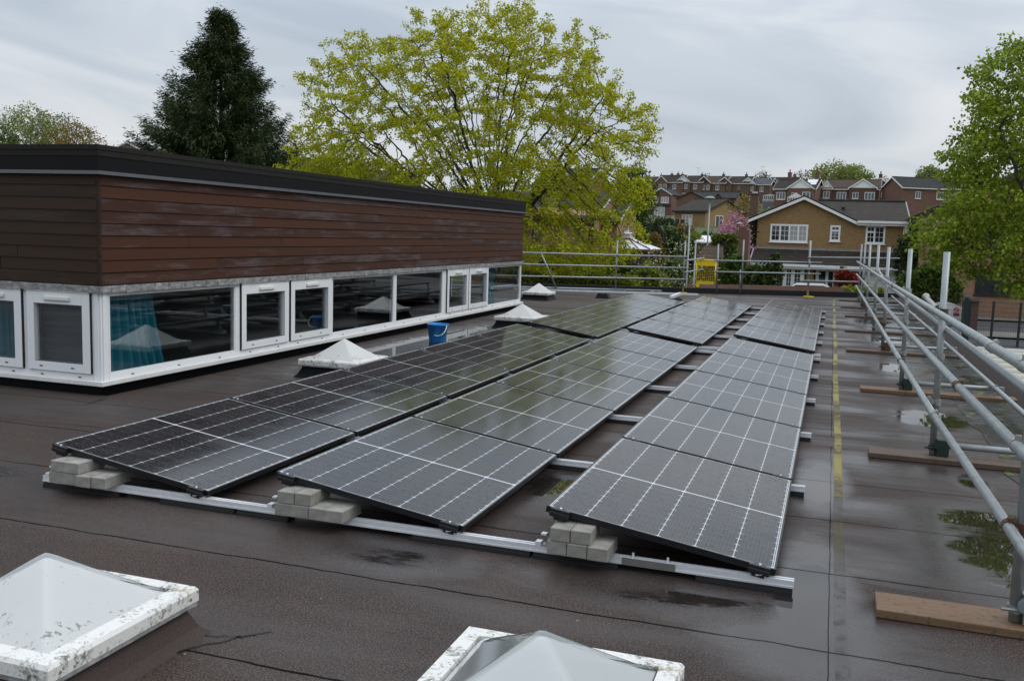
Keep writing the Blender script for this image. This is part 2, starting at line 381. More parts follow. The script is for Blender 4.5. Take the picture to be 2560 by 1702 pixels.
col = t.mix(t.math('MULTIPLY', t.math('LESS_THAN', grit2, .46), .75), col, (.009, .007, .007))
vo = t.n('ShaderNodeTexVoronoi', {'Vector': o, 'Scale': 5.5}); 
speck = t.math('MULTIPLY', t.math('LESS_THAN', vo.outputs['Distance'], .035), t.math('GREATER_THAN', t.n('ShaderNodeSeparateColor', {0: vo.outputs['Color']}).outputs[0], .72))
col = t.mix(t.math('MULTIPLY', speck, .7), col, (.34, .31, .24))
# lap joints: one across every 0.945 m, wandering a little, broken in places
wob = t.math('MULTIPLY', t.math('SUBTRACT', t.noise(o, 2.3, 4, .6), .5), .05)
fr = t.math('FRACT', t.math('DIVIDE', t.math('ADD', t.math('ADD', Y, wob), -.04), .945))
dist = t.math('MULTIPLY', t.math('MINIMUM', fr, t.math('SUBTRACT', 1.0, fr)), .945)
seam = t.math('LESS_THAN', dist, t.math('ADD', .002, t.math('MULTIPLY', t.noise(o, 6, 3), .010)))
seam = t.math('MULTIPLY', seam, t.math('GREATER_THAN', t.noise(o, .9, 3), .27))
dx = t.math('ABSOLUTE', t.math('SUBTRACT', t.math('ADD', X, t.math('MULTIPLY', wob, .4)), .085))
seam2 = t.math('MULTIPLY', t.math('LESS_THAN', dx, .0028), t.math('GREATER_THAN', t.noise(o, .7, 2), .38))
seam = t.math('MAXIMUM', seam, seam2)
col = t.mix(seam, col, (.006, .006, .006))
wet = t.math('MAXIMUM', film, t.math('MULTIPLY', band, .8))
col = t.mix(t.math('MULTIPLY', wet, .45), col, (.022, .020, .021))
col = t.mix(t.math('MULTIPLY', pud, .7), col, (.012, .010, .009))
rough = t.math('SUBTRACT', .66, t.math('MULTIPLY', wet, .42)); rough = t.math('ADD', rough, t.math('MULTIPLY', t.math('SUBTRACT', grit2, .5), .3))
rough = t.math('ADD', t.math('MULTIPLY', rough, t.math('SUBTRACT', 1.0, pud)), t.math('MULTIPLY', pud, .015))
h = t.math('ADD', t.math('MULTIPLY', grit, .55), t.math('MULTIPLY', grit2, .45)); h = t.math('SUBTRACT', h, t.math('MULTIPLY', seam, 1.2))
bs = t.math('MULTIPLY', t.math('SUBTRACT', 1.0, pud), t.math('SUBTRACT', .55, t.math('MULTIPLY', wet, .28)))
rip = t.bump(t.noise(t.scaled(o, (.5, 1, 1)), 5.5, 3), .10, .02)
nb = t.n('ShaderNodeBump', {'Height': h, 'Strength': bs, 'Distance': .004, 'Normal': t.bump(t.noise(t.scaled(o, (.5, 1, 1)), 2.2, 2), t.math('MULTIPLY', t.math('SUBTRACT', 1.0, pud), .35), .03)}).outputs[0]
M['felt'] = t.done(t.bsdf(col, rough, 0, nb, **{'Specular_IOR_Level': t.math('MULTIPLY', t.math('ADD', .17, t.math('MULTIPLY', wet, .38)), t.math('SUBTRACT', 1.0, t.math('MULTIPLY', seam, .92)))}))
t = NT('brown_upstand_felt'); o = t.obj(); g1 = t.noise(o, 200, 2, .7); g2 = t.noise(o, 2.5, 4)
c = t.mix(g2, (.030, .019, .016), (.052, .032, .026)); c = t.mix(t.math('MULTIPLY', t.math('GREATER_THAN', g1, .58), .4), c, (.11, .085, .07))
M['felt_brown'] = t.done(t.bsdf(c, .8, 0, t.bump(g1, .5, .003)))
M['bitumen'] = simple('bitumen_joint', (.008, .008, .008), .45, bump=.3)
m = MB()
def ground_poly(pts): m.poly([(x, y, 0) for x, y in pts])
ground_poly([(-18, -6), (2.05, -6), (2.05, YB), (XB+.05, YB), (-18, YB)])
ground_poly([(XB+.05, YB), (2.05, YB), (2.05, YE), (XB+.05, YE)])
ground_poly([(-18, YE), (XB+.05, YE), (2.05, YE), (2.05, BK(2.05)), (-18, BK(-18))])
for a, b in (((-18, -6), (2.05, -6)), ((2.05, -6), (2.05, YE)), ((2.05, YE), (2.05, BK(2.05))), ((2.05, BK(2.05)), (-18, BK(-18))), ((-18, BK(-18)), (-18, -6))):
    m.poly([(a[0], a[1], -3.6), (b[0], b[1], -3.6), (b[0], b[1], 0), (a[0], a[1], 0)])
m.cur = 1
def crack(pts, wd):      # tarred splits in the felt
    for (a, b) in zip(pts, pts[1:]):
        a, b = Vector(a), Vector(b); n = (b-a).normalized(); s_ = Vector((-n.y, n.x))*wd*random.uniform(.5, 1.3)
        m.poly([(*(a-s_), .004), (*(b-s_), .004), (*(b+s_), .004), (*(a+s_), .004)])
random.seed(3)
def wander(p, q, n, am): return [Vector(p).lerp(Vector(q), i/n)+Vector((random.uniform(-am, am), random.uniform(-am, am))) for i in range(n+1)]
crack(wander((-2.27, 3.0), (-2.12, 3.05), 5, .01), .004)
crack(wander((-2.05, 3.14), (-2.42, 2.62), 10, .012), .006)
crack(wander((-6.25, 6.9), (-6.15, 6.5), 5, .012), .007)
crack(wander((-6.15, 6.5), (-6.75, 6.35), 7, .015), .004)
crack(wander((-5.2, 8.2), (-5.9, 7.9), 6, .02), .005)
crack(wander((-5.0, 5.9), (-6.6, 5.75), 14, .015), .004)
struct(m.build('flat_roof', [M['felt'], M['bitumen']]))
# yellow walkway line, worn through
t = NT('worn_yellow_paint'); o = t.obj(); s_ = t.n('ShaderNodeSeparateXYZ', {0: o})
lo = t.noise(t.scaled(o, (0, 1, 0), (0, 3.3, 0)), .9, 3, .6); hi = t.noise(o, 75, 4, .75); md = t.noise(o, 9, 4)
keep = t.n('ShaderNodeMapRange', {0: t.math('ADD', t.math('ADD', t.math('MULTIPLY', lo, 2.2), t.math('MULTIPLY', hi, .9)), t.math('MULTIPLY', md, .6)), 1: 1.42, 2: 1.95}).outputs[0]
nearfade = t.n('ShaderNodeMapRange', {0: s_.outputs[1], 1: 4.4, 2: 7.0, 3: .05, 4: 1.0}).outputs[0]
c = t.mix(t.math('MULTIPLY', keep, nearfade), t.mix(hi, (.022, .018, .016), (.066, .058, .046)), (.24, .20, .055))
ysh = t.bsdf(c, t.math('ADD', .5, t.math('MULTIPLY', hi, .3)), 0, t.bump(hi, .5, .004), **{'Specular_IOR_Level': .42})
show = t.math('MAXIMUM', t.math('MULTIPLY', keep, nearfade), t.n('ShaderNodeMapRange', {0: t.math('ADD', md, t.math('MULTIPLY', hi, .5)), 1: .74, 2: .90, 4: .4}).outputs[0])
M['yline'] = t.done(t.n('ShaderNodeMixShader', {0: show, 1: t.n('ShaderNodeBsdfTransparent').outputs[0], 2: ysh}).outputs[0])
m = MB(); ys = np.linspace(3.0, 28.4, 90)
xo = [.005*math.sin(y*.9)+.003*math.sin(y*4.1)-.0016*(y-6) for y in ys]
for i in range(89): m.poly([(.106+xo[i], ys[i], .004), (.162+xo[i], ys[i], .004), (.162+xo[i+1], ys[i+1], .004), (.106+xo[i+1], ys[i+1], .004)])
struct(m.build('yellow_line', M['yline']))
# silted, mossy strip along the right edge
t = NT('silt_and_moss'); o = t.obj(); a = t.noise(o, 3.5, 6, .65); b = t.noise(o, 22, 5, .7); q = t.noise(o, 1.6, 4)
c = t.mix(t.math('GREATER_THAN', b, .6), (.012, .011, .010), (.07, .065, .06))
c = t.mix(t.n('ShaderNodeMapRange', {0: t.math('ADD', a, t.math('MULTIPLY', b, .25)), 1: .70, 2: .76}).outputs[0], c, (.10, .12, .012))
rg = t.n('ShaderNodeMapRange', {0: q, 1: .45, 2: .6, 3: .75, 4: .08}).outputs[0]
M['silt'] = t.done(t.bsdf(c, rg, 0, t.bump(b, .6, .01)))
m = MB(); ys = np.linspace(5, 29, 60); random.seed(5)
ed = [1.30+random.uniform(-.03, .05) for _ in ys]
for i in range(59): m.poly([(ed[i], ys[i], .004), (1.96, ys[i], .004), (1.96, ys[i+1], .004), (ed[i+1], ys[i+1], .004)])
struct(m.build('silted_gutter', M['silt']))
# kerbs at the roof edges
m = MB(); m.prism([(1.90, -6, .0), (1.98, -6, .10), (2.02, -6, .125), (2.14, -6, .125), (2.16, -6, -.9), (2.0, -6, -.9)], (0, 36.4, 0))
tag(m.build('roof_kerb', M['felt_brown']), 'low brown felt kerb along the right roof edge beside the mossy gutter', 'kerb')
m = MB()
a, b = Vector((-18, BK(-18), 0)), Vector((2.05, BK(2.05), 0)); d = (b-a); n_ = Vector((-d.y, d.x, 0)).normalized()
m.prism([a, a+n_*.06+Vector((0, 0, .15)), a+n_*.25+Vector((0, 0, .15)), a+n_*.27+Vector((0, 0, -.9)), a+n_*.1+Vector((0, 0, -.9))], d)
tag(m.build('roof_kerb', M['fascia']), 'black felt kerb along the far roof edge below the back guardrail', 'kerb')
# ---------------------------------------------------------------- clerestory block
T = thing('clerestory_block', (XB, YB, 0), 'long flat-topped block with brown timber boards above a band of white windows', 'building')
XL = -16.0
def ring_path(off): return [(XL, YB-off), (XB+off, YB-off), (XB+off, YE+off), (XL, YE+off)]
def band(m, off_out, off_in, z0, z1):       # closed band round the block
    o_, i_ = ring_path(off_out), ring_path(off_in)
    for k in range(4):
        a, b, c, d = o_[k], o_[(k+1) % 4], i_[(k+1) % 4], i_[k]
        if k == 3: continue
        m.hexa([(*a, z0), (*b, z0), (*c, z0), (*d, z0), (*a, z1), (*b, z1), (*c, z1), (*d, z1)])
m = MB(); band(m, -.07, -.25, -.9, .098); m.build('upstand', M['fascia'], T)
m = MB(); band(m, .03, -.14, .100, .118); band(m, .055, .028, .090, .136); sill = m.build('window_sill', M['white_dirty'], T, bevel=.006)
m = MB(); band(m, .030, -.05, .972, .992); band(m, .038, .028, .955, 1.018)
for k in range(60):
    y = YB+.1+k*.2; m.box((XB+.036, y, .955+random.uniform(-.006, .004)), (XB+.043, y+.19, 1.016))
    if k < 30: x = XB-.1-k*.3; m.box((x, YB-.043, .955+random.uniform(-.008, .004)), (x-.28, YB-.036, 1.016))
m.build('lead_flashing', M['lead'], T)
m = MB(); band(m, .012, -.16, .995, 1.02); band(m, 0.0, -.16, 1.022, 2.06); m.build('wall_core', M['black'], T)
random.seed(11)
def boards(axis):
    m = MB(); rows = 9; h = (2.045-1.024)/rows
    for r in range(rows):
        z0 = 1.024+r*h; p = 0; end = (YE-YB) if axis == 'r' else 9.6; first = True
        while p < end:
            ln = random.choice([1.8, 2.4, 3.0, 3.6, 4.2])*random.uniform(.8, 1.1)
            if first: ln *= random.uniform(.3, 1); first = False
            q = min(end, p+ln)
            if end-q < .4: q = end
            o_ = random.uniform(0, .004)
            if axis == 'r': 
                lo_, hi_ = YB+p+.002, YB+q-.002
                m.hexa([(XB+.002, lo_, z0+.005), (XB+.028+o_, lo_, z0+.005), (XB+.028+o_, hi_, z0+.005), (XB+.002, hi_, z0+.005), (XB+.002, lo_, z0+h-.003), (XB+.018+o_, lo_, z0+h-.003), (XB+.018+o_, hi_, z0+h-.003), (XB+.002, hi_, z0+h-.003)])
            else:
                lo_, hi_ = XB-q+.002, XB-p-.002
                m.hexa([(lo_, YB-.028-o_, z0+.005), (hi_, YB-.028-o_, z0+.005), (hi_, YB-.002, z0+.005), (lo_, YB-.002, z0+.005), (lo_, YB-.018-o_, z0+h-.003), (hi_, YB-.018-o_, z0+h-.003), (hi_, YB-.002, z0+h-.003), (lo_, YB-.002, z0+h-.003)])
            p = q
    return m
boards('r').build('timber_cladding', M['clad'], T)
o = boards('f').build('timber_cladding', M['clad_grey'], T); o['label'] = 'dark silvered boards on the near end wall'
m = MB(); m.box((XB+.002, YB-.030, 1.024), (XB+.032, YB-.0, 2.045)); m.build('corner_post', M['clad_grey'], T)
m = MB(); band(m, .05, -.2, 2.062, 2.25); m.build('fascia', M['fascia'], T)
m = MB(); band(m, .062, -.06, 2.25, 2.295); band(m, .056, .045, 2.195, 2.25)
m.poly([(XL, YB+.0, 2.285), (XB-.0, YB, 2.285), (XB-.0, YE, 2.285), (XL, YE, 2.285)]); m.build('roof_cap', M['capfelt'], T)
m = MB(); band(m, .066, .048, 2.048, 2.058); band(m, .075, .062, 2.030, 2.062); m.build('drip_trim', M['trim'], T)
# room behind the glass
m = MB()
m.poly([(XL, YB+.2, -.9), (XB-.2, YB+.2, -.9), (XB-.2, YE-.2, -.9), (XL, YE-.2, -.9)])
m.build('room_floor', M['carpet'], T)
m = MB(); m.box((XL+.3, YB+.2, .99), (XB-.2, YE-.2, 1.01)); m.box((XL, YB, -.9), (XL+.1, YE, 2.25)); m.box((-9.6, YB+1.6, -.9), (-9.5, YE-1.5, .99)); m.build('room_lining', M['inner'], T)
# window frames
FR = .075   # frame depth
def on_right(m, y0, y1, z0, z1, d0=-.06, d1=.0): m.box((XB+d0, y0, z0), (XB+d1, y1, z1))
def on_front(m, x0, x1, z0, z1, d0=-.06, d1=.0): m.box((x0, YB-d1, z0), (x1, YB-d0, z1))
m = MB()
on_right(m, YB+.10, YE-.06, .120, .186, -.07); on_right(m, YB+.10, YE-.06, .930, .970, -.07)
for y0, y1 in ((9.045, 9.13), (10.118, 10.163), (11.17, 11.245), (13.115, 13.21), (15.03, 15.185), (16.198, 16.218), (17.252, 17.282), (YB+.10, YB+.115)): on_right(m, y0, y1, .187, .929, -.07)
on_front(m, -12, XB-.10, .120, .186, -.07); on_front(m, -12, XB-.10, .930, .970, -.07)
for x0, x1 in ((-6.53, -6.46), (-7.27, -7.215), (-8.03, -7.975), (-9.9, -9.82)): on_front(m, x0, x1, .187, .929, -.07)
m.build('window_band_frame', M['white'], T, bevel=.004)
m = MB()       # stepped corner post of the glazing, far end post, far return
m.box((XB-.098, YB, .120), (XB-.0, YB+.098, .970)); m.box((XB-.07, YB-.012, .121), (XB-.02, YB-.0005, .969)); m.box((XB+.0005, YB+.02, .121), (XB+.012, YB+.07, .969))
m.build('window_post', M['white'], T, bevel=.004); m = MB(); m.box((XB-.07, YE-.06, .12), (XB+.004, YE, .97)); m.box((XB-1.6, YE-.07, .12), (XB-.07, YE, .186)); m.box((XB-1.6, YE-.07, .93), (XB-.07, YE, .97)); m.box((XB-1.66, YE-.07, .12), (XB-1.6, YE, .97)); m.box((XL, YE-.09, -.9), (XB-1.67, YE, .97))
m.build('window_post', M['white'], T, bevel=.004)
def wnd(axis, a0, a1, sash):
    z0, z1 = (.190, .946) if sash else (.187, .929)
    B = on_right if axis == 'r' else on_front
    m = MB(); d1 = .026 if sash else -.006; fw = .088 if sash else .012
    if sash:
        z0 += .004
        B(m, a0, a0+fw, z0, z1, -.04, d1); B(m, a1-fw, a1, z0, z1, -.04, d1)
        B(m, a0+fw, a1-fw, z0, z0+fw-.003, -.04, d1); B(m, a0+fw, a1-fw, z1-fw-.03, z1, -.04, d1)
    else:
        B(m, a0, a0+fw, z0, z1, -.05, d1); B(m, a1-fw, a1, z0, z1, -.05, d1); B(m, a0+fw, a1-fw, z0, z0+fw, -.05, d1); B(m, a0+fw, a1-fw, z1-fw, z1, -.05, d1)
    fr = m.build('opening_window' if sash else 'fixed_window', M['white'], T, bevel=.003)
    m = MB(); e = fw-.004
    B(m, a0+e, a1-e, z0+e-.003, z1-e-(.03 if sash else 0), -.022, -.018); m.build('pane', M['pane'], fr)
    m = MB()
    B(m, a0+fw-.002, a1-fw+.002, z0+fw-.006, z0+fw-.002, -.019, d1-.002)
    if sash:
        for s_ in (.22, .72): p = a0+(a1-a0)*s_; B(m, p-.018, p+.018, z0+.035, z0+.046, d1-.001, d1+.002)
    for s_ in ((.2, .8) if sash or a1-a0 < 1.5 else (.15, .5, .85)): p = a0+(a1-a0)*s_; B(m, p-.018, p+.018, .146, .157, -.001, .002)
    if sash: B(m, a0-.004, a0, z0, z1, -.03, d1-.004); B(m, a1, a1+.004, z0, z1, -.03, d1-.004); B(m, a0+.01, a1-.01, z1+.012, z1+.018, 0, .030)
    m.build('drain_slot', M['black'], fr)
    if sash:
        m = MB(); c = (a0+a1)/2; B(m, c-.15, c+.15, z1-.082, z1-.048, d1, d1+.022); B(m, c-.145, c+.145, z1-.090, z1-.082, d1, d1+.012); m.build('handle', M['white_dirty'], fr, bevel=.004)
        m = MB(); B(m, a0, a1, z1+.001, z1+.011, -.02, d1+.012); m.build('drip_bar', M['white_dirty'], fr)
for a, b, s in ((7.086, 9.044, 0), (9.135, 10.114, 1), (10.168, 11.166, 1), (11.246, 13.114, 0), (13.211, 15.029, 0), (15.19, 16.194, 1), (16.222, 17.248, 1), (17.283, 19.29, 0)): wnd('r', a, b, s)
for a, b, s in ((-7.21, -6.465, 1), (-7.97, -7.275, 1), (-9.815, -8.035, 0)): wnd('f', a, b, s)
m = MB(); m.box((XB-1.6, YE-.03, .187), (XB-.07, YE-.026, .929)); m.build('pane', M['pane'], T)
# curtains and blind just inside
def curtain(p0, p1, flare, name='curtain', n=46):
    p0, p1 = Vector(p0), Vector(p1); d = (p1-p0); nrm = Vector((d.y, -d.x, 0)).normalized(); V = []; F = []; rows = 8
    for j in range(rows+1):
        s_ = j/rows; z = .96-s_*.95; k = abs(s_-.45)
        for i in range(n+1):
            q = i/n; wid = (1-.15*(1-(k*1.9)**2) if True else 1)
            V.append(tuple(p0+d*(q*(.86+flare*s_**1.5))+nrm*(.045*math.sin(q*46+.9*math.sin(q*9)+s_*1.2)*(.6+.4*s_))+Vector((0, 0, z))))
    for j in range(rows):
        for i in range(n): F.append((j*(n+1)+i, j*(n+1)+i+1, (j+1)*(n+1)+i+1, (j+1)*(n+1)+i))
    return arr_mesh(name, V, F, M['teal'], T, True)
curtain((XB-.14, 7.12, 0), (XB-.14, 7.93, 0), .30)
curtain((-7.95, YB+.16, 0), (-7.33, YB+.16, 0), .1)
curtain((XB-.14, 17.35, 0), (XB-.14, 18.0, 0), .2)
m = MB(); m.box((-7.2, YB+.12, .12), (-6.48, YB+.125, .95)); m.build('roller_blind', M['blind'], T)

# ---------------------------------------------------------------- solar panels
W_, L_, TILT = 1.134, 1.752, 0.14855
t = NT('wet_solar_cells'); o = t.obj(); s_ = t.n('ShaderNodeSeparateXYZ', {0: o}); X, Y = s_.outputs[0], s_.outputs[1]
mx_ = .021; cw = (W_-2*mx_)/6; my_ = .022; hh = (L_-2*my_-.016)/2; rw = hh/9
u = t.math('DIVIDE', t.math('SUBTRACT', X, mx_), cw); fu = t.math('FRACT', u); du = t.math('MULTIPLY', t.math('MINIMUM', fu, t.math('SUBTRACT', 1.0, fu)), cw)
half = t.math('GREATER_THAN', Y, L_/2); yy = t.math('SUBTRACT', Y, t.math('ADD', my_, t.math('MULTIPLY', half, hh+.016)))
v = t.math('DIVIDE', yy, rw); fv = t.math('FRACT', v); dv = t.math('MULTIPLY', t.math('MINIMUM', fv, t.math('SUBTRACT', 1.0, fv)), rw)
colline = t.math('MULTIPLY', t.math('LESS_THAN', du, .0026), .60)
rowline = t.math('MULTIPLY', t.math('LESS_THAN', dv, .0006), .22)
dot = t.math('LESS_THAN', t.math('ADD', du, t.math('MULTIPLY', dv, 1.0)), .0065)
tick = t.math('MULTIPLY', t.math('LESS_THAN', dv, .0020), t.math('LESS_THAN', du, .013))
midl = t.math('LESS_THAN', t.math('ABSOLUTE', t.math('SUBTRACT', Y, L_/2)), .0058)
edge = t.math('MAXIMUM', t.math('MAXIMUM', t.math('LESS_THAN', X, mx_-.0065), t.math('GREATER_THAN', X, W_-mx_+.0065)), t.math('MAXIMUM', t.math('LESS_THAN', Y, my_-.0065), t.math('GREATER_THAN', Y, L_-my_+.0065)))
fb = t.math('FRACT', t.math('MULTIPLY', u, 10.0)); bus = t.math('MULTIPLY', t.math('LESS_THAN', t.math('MINIMUM', fb, t.math('SUBTRACT', 1.0, fb)), .035), .10)
line = t.math('MAXIMUM', t.math('MAXIMUM', colline, midl), t.math('MAXIMUM', t.math('MAXIMUM', dot, tick), t.math('MAXIMUM', edge, t.math('MAXIMUM', rowline, bus))))
ri = t.n('ShaderNodeObjectInfo').outputs['Random']
cellc = t.mix(t.noise(o, 2.2, 3), (.007, .007, .009), (.012, .012, .016))
col = t.mix(line, cellc, (.66, .68, .70))
ov = t.n('ShaderNodeVectorMath', {0: o, 1: t.n('ShaderNodeCombineXYZ', {0: t.math('MULTIPLY', ri, 37.0), 1: t.math('MULTIPLY', ri, 91.0)}).outputs[0]}, operation='ADD').outputs[0]
vo = t.n('ShaderNodeTexVoronoi', {'Vector': ov, 'Scale': 105.0, 'Randomness': 1.0})
rnd = t.n('ShaderNodeSeparateColor', {0: vo.outputs['Color']}).outputs
rad = t.math('MULTIPLY', rnd[0], .52)
drop = t.math('MULTIPLY', t.math('MAXIMUM', t.math('SUBTRACT', rad, vo.outputs['Distance']), 0.0), t.math('GREATER_THAN', rnd[1], .30))
vo2 = t.n('ShaderNodeTexVoronoi', {'Vector': ov, 'Scale': 38.0}); r2 = t.n('ShaderNodeSeparateColor', {0: vo2.outputs['Color']}).outputs
drop2 = t.math('MULTIPLY', t.math('MULTIPLY', t.math('MAXIMUM', t.math('SUBTRACT', t.math('MULTIPLY', r2[0], .36), vo2.outputs['Distance']), 0.0), t.math('GREATER_THAN', r2[1], .72)), 2.2)
sheet = t.noise(t.scaled(ov, (2.5, 14, 1)), 1.0, 4, .6)          # streaks where water has run down
dry = t.n('ShaderNodeMapRange', {0: sheet, 1: .36, 2: .52}).outputs[0]
hgt = t.math('MULTIPLY', t.math('ADD', drop, drop2), t.math('ADD', .35, t.math('MULTIPLY', dry, .65)))
nb = t.bump(hgt, .45, .006)
grime = t.n('ShaderNodeMapRange', {0: t.noise(ov, 2.6, 5, .65), 1: .35, 2: .75}).outputs[0]
film_ = t.mix(t.math('MULTIPLY', grime, .10), col, (.16, .155, .13))
M['pv'] = t.done(t.bsdf(film_, t.math('ADD', .07, t.math('MULTIPLY', grime, .10)), 0, nb, **{'Specular_IOR_Level': .43, 'Coat_Weight': 0.0}))
t = NT('black_frame_anodised'); M['pvframe'] = t.done(t.bsdf((.016, .016, .018), .34, .35))
XS = (-4.407, -2.8395, -1.2767); ROWN = ('left', 'middle', 'right')
ROWL = ('beside the clerestory windows', 'in the middle of the three rows', 'beside the yellow walkway line')
ZH = .105+W_*math.sin(TILT)
def make_panel():
    P = thing('solar_panel', (0, 0, 0), 'x', 'solar panel', 'rain-wet solar panels in three tilted rows', local=True)
    P.rotation_euler = (0, TILT, 0)
    m = MB(); f = .011
    m.box((0, 0, -.032), (W_, f, 0)); m.box((0, L_-f, -.032), (W_, L_, 0)); m.box((0, f, -.032), (f, L_-f, 0)); m.box((W_-f, f, -.032), (W_, L_-f, 0))
    m.box((.02, .03, -.033), (.05, L_-.03, -.028)); m.box((W_-.05, .03, -.033), (W_-.02, L_-.03, -.028))
    m.build('frame', M['pvframe'], P, bevel=.0015)
    m = MB(); m.poly([(f, f, -.0015), (W_-f, f, -.0015), (W_-f, L_-f, -.0015), (f, L_-f, -.0015)]); m.poly([(f, f, -.009), (f, L_-f, -.009), (W_-f, L_-f, -.009), (W_-f, f, -.009)])
    m.build('glass', M['pv'], P)
    for x in (.045, W_-.105):
        m = MB(); m.box((x, -.016, -.03), (x+.055, .010, .003)); m.tube((x+.0275, -.004, .003), (x+.0275, -.004, .009), .006, 8); m.build('clamp', M['black'], P)
    return P
def first_clamps(P):       # the long end clamps on the near edge of a row
    for x in (.028, W_-.125):
        m = MB(); m.box((x, -.026, -.038), (x+.10, -.0005, .0035)); m.box((x, -.034, -.030), (x+.10, -.026, -.012)); m.box((x+.02, -.016, -.055), (x+.08, .02, -.033))
        c = m.build('end_clamp', M['black'], P, bevel=.002)
        m = MB(); m.tube((x+.05, -.012, .0035), (x+.05, -.012, .011), .007, 8); m.build('bolt', M['alu'], c)
proto = make_panel(); first = True; panels = []
for ri_ in range(3):
    for b in range(2):
        for k in range(5):
            y = (4.412+k*1.7848) if b == 0 else (13.768+k*1.7673)
            P = proto if first else dup(proto); first = False
            P.location = (XS[ri_], y, ZH); panels.append(P)
            where = ('at the near end' if b == 0 and k == 0 else 'at the far end' if b == 1 and k == 4 else f'{ORD[k]} from the front of the {"near" if b == 0 else "far"} block')
            P['label'] = f'tilted black solar panel {where} of the {ROWN[ri_]} row'
            if k == 0: panels[-1]['_first'] = 1
for P in panels:
    if P.get('_first'): first_clamps(P); del P['_first']
# ---------------------------------------------------------------- rails under the panels
def make_rail(front):
    G = thing('mounting_rail', (0, 0, 0), 'x', 'mounting rail', 'aluminium rails carrying the panels', local=True)
    m = MB(); x0, x1 = -4.475, -.073
    m.prism([(x0, 0, .031), (x0, .042, .031), (x0, .042, .066), (x0, .030, .066), (x0, .030, .058), (x0, .012, .058), (x0, .012, .066), (x0, 0, .066)], (x1-x0, 0, 0))
    m.box((x0, -.004, .031), (x1, -.0005, .040)); m.build('rail_profile', M['alu'], G)
    for a, b in ((-4.46, -3.9), (-3.6, -3.1), (-3.08, -2.75), (-2.0, -1.35), (-1.33, -.9), (-.52, -.078)):
        m = MB(); m.box((a, -.018, 0), (b, .062, .018)); m.box((a, -.010, .018), (b, .054, .0305)); m.build('rubber_pad', M['rubber'], G)
    for xs in XS:
        z = ZH-.05
        m = MB()
        m.hexa([(xs+.0, .008, .066), (xs+.05, .008, .066), (xs+.05, .034, .066), (xs+.0, .034, .066), (xs+.055, .008, z), (xs+.085, .008, z), (xs+.085, .034, z), (xs+.055, .034, z)])
        m.box((xs-.02, -.002, .066), (xs+.08, .044, .072)); m.box((xs+.03, -.004, z), (xs+.11, .046, z+.012))
        for q in range(3): zz = .085+q*.045; m.tube((xs+.028+q*.012, -.006, zz), (xs+.028+q*.012, .040, zz), .006, 6)
        leg = m.build('support_leg', M['zinc_dark'], G)
        m = MB(); m.box((xs+.005, .004, .12), (xs-.022, .038, .128)); m.box((xs-.05, .0, .066), (xs-.02, .042, .084)); m.build('wing_nut', M['alu'], leg)
        e = xs+W_*math.cos(TILT)
        m = MB(); m.box((e-.13, -.002, .066), (e-.03, .044, .0705)); m.box((e-.105, .004, .0705), (e-.055, .038, .082)); m.tube((e-.09, -.010, .074), (e-.03, -.010, .088), .005, 6); m.build('low_bracket', M['alu'], G)
    if front:
        m = MB(); m.box((-.88, -.008, .034), (-.62, -.005, .067)); sp = m.build('splice_plate', M['alu_dull'], G)
        m = MB(); 
        for x in (-.83, -.66): m.tube((x, .02, .06), (x, .02, .088), .006, 8)
        m.build('bolt', M['alu'], sp)
    return G
ry = [4.40, 6.18, 7.96, 9.75, 11.52, 13.30, 13.76, 15.52, 17.29, 19.06, 20.83, 22.57]
r0 = make_rail(True); r1 = None
for i, y in enumerate(ry):
    if i == 0: G = r0
    elif r1 is None: G = r1 = make_rail(False)
    else: G = dup(r1)
    G.location = (0, y, 0)
    G['label'] = 'front aluminium rail carrying the grey bricks and the near panel edges' if i == 0 else ('rearmost aluminium rail under the far ends of the panel rows' if i == 11 else f'{ORD[i]} aluminium rail from the front crossing under the panel rows')
# ---------------------------------------------------------------- ballast bricks
def brick_mesh(w): m = MB(); m.box((0, 0, 0), (w, .215, .066)); return m
bp = {w: None for w in (.1, .205)}; random.seed(2)
def brick(x, y, z, label, w=.1):
    if bp[w] is None: o = bp[w] = brick_mesh(w).build('concrete_brick', M['concrete'], None, bevel=.004)
    else: o = bp[w].copy(); COL.objects.link(o)
    o.location = (x, y+random.uniform(-.008, .008), z); o.rotation_euler = (0, 0, random.uniform(-.02, .02))
    tag(o, label, 'brick', 'grey concrete ballast bricks on the front rail')
for rn, xo, low, tops in (('left', -4.325, (.205, .1, .1), (.205,)), ('middle', -2.773, (.205, .205), (.1, .1)), ('right', -1.236, (.1, .1, .1), (.1, .1))):
    x = xo
    for k, q in enumerate(low):
        brick(x, 4.29, .068, f'{"wide" if q > .15 else "narrow"} grey concrete brick, {ORD[k]} from the left in the bottom course under the {rn} row', q); x += q+.004
    x = xo+.015
    for k, q in enumerate(tops):
        brick(x, 4.295, .1355, f'grey concrete brick on top of the {rn} row stack'+('' if len(tops) == 1 else ', left of two' if k == 0 else ', right of two'), q); x += q+.004
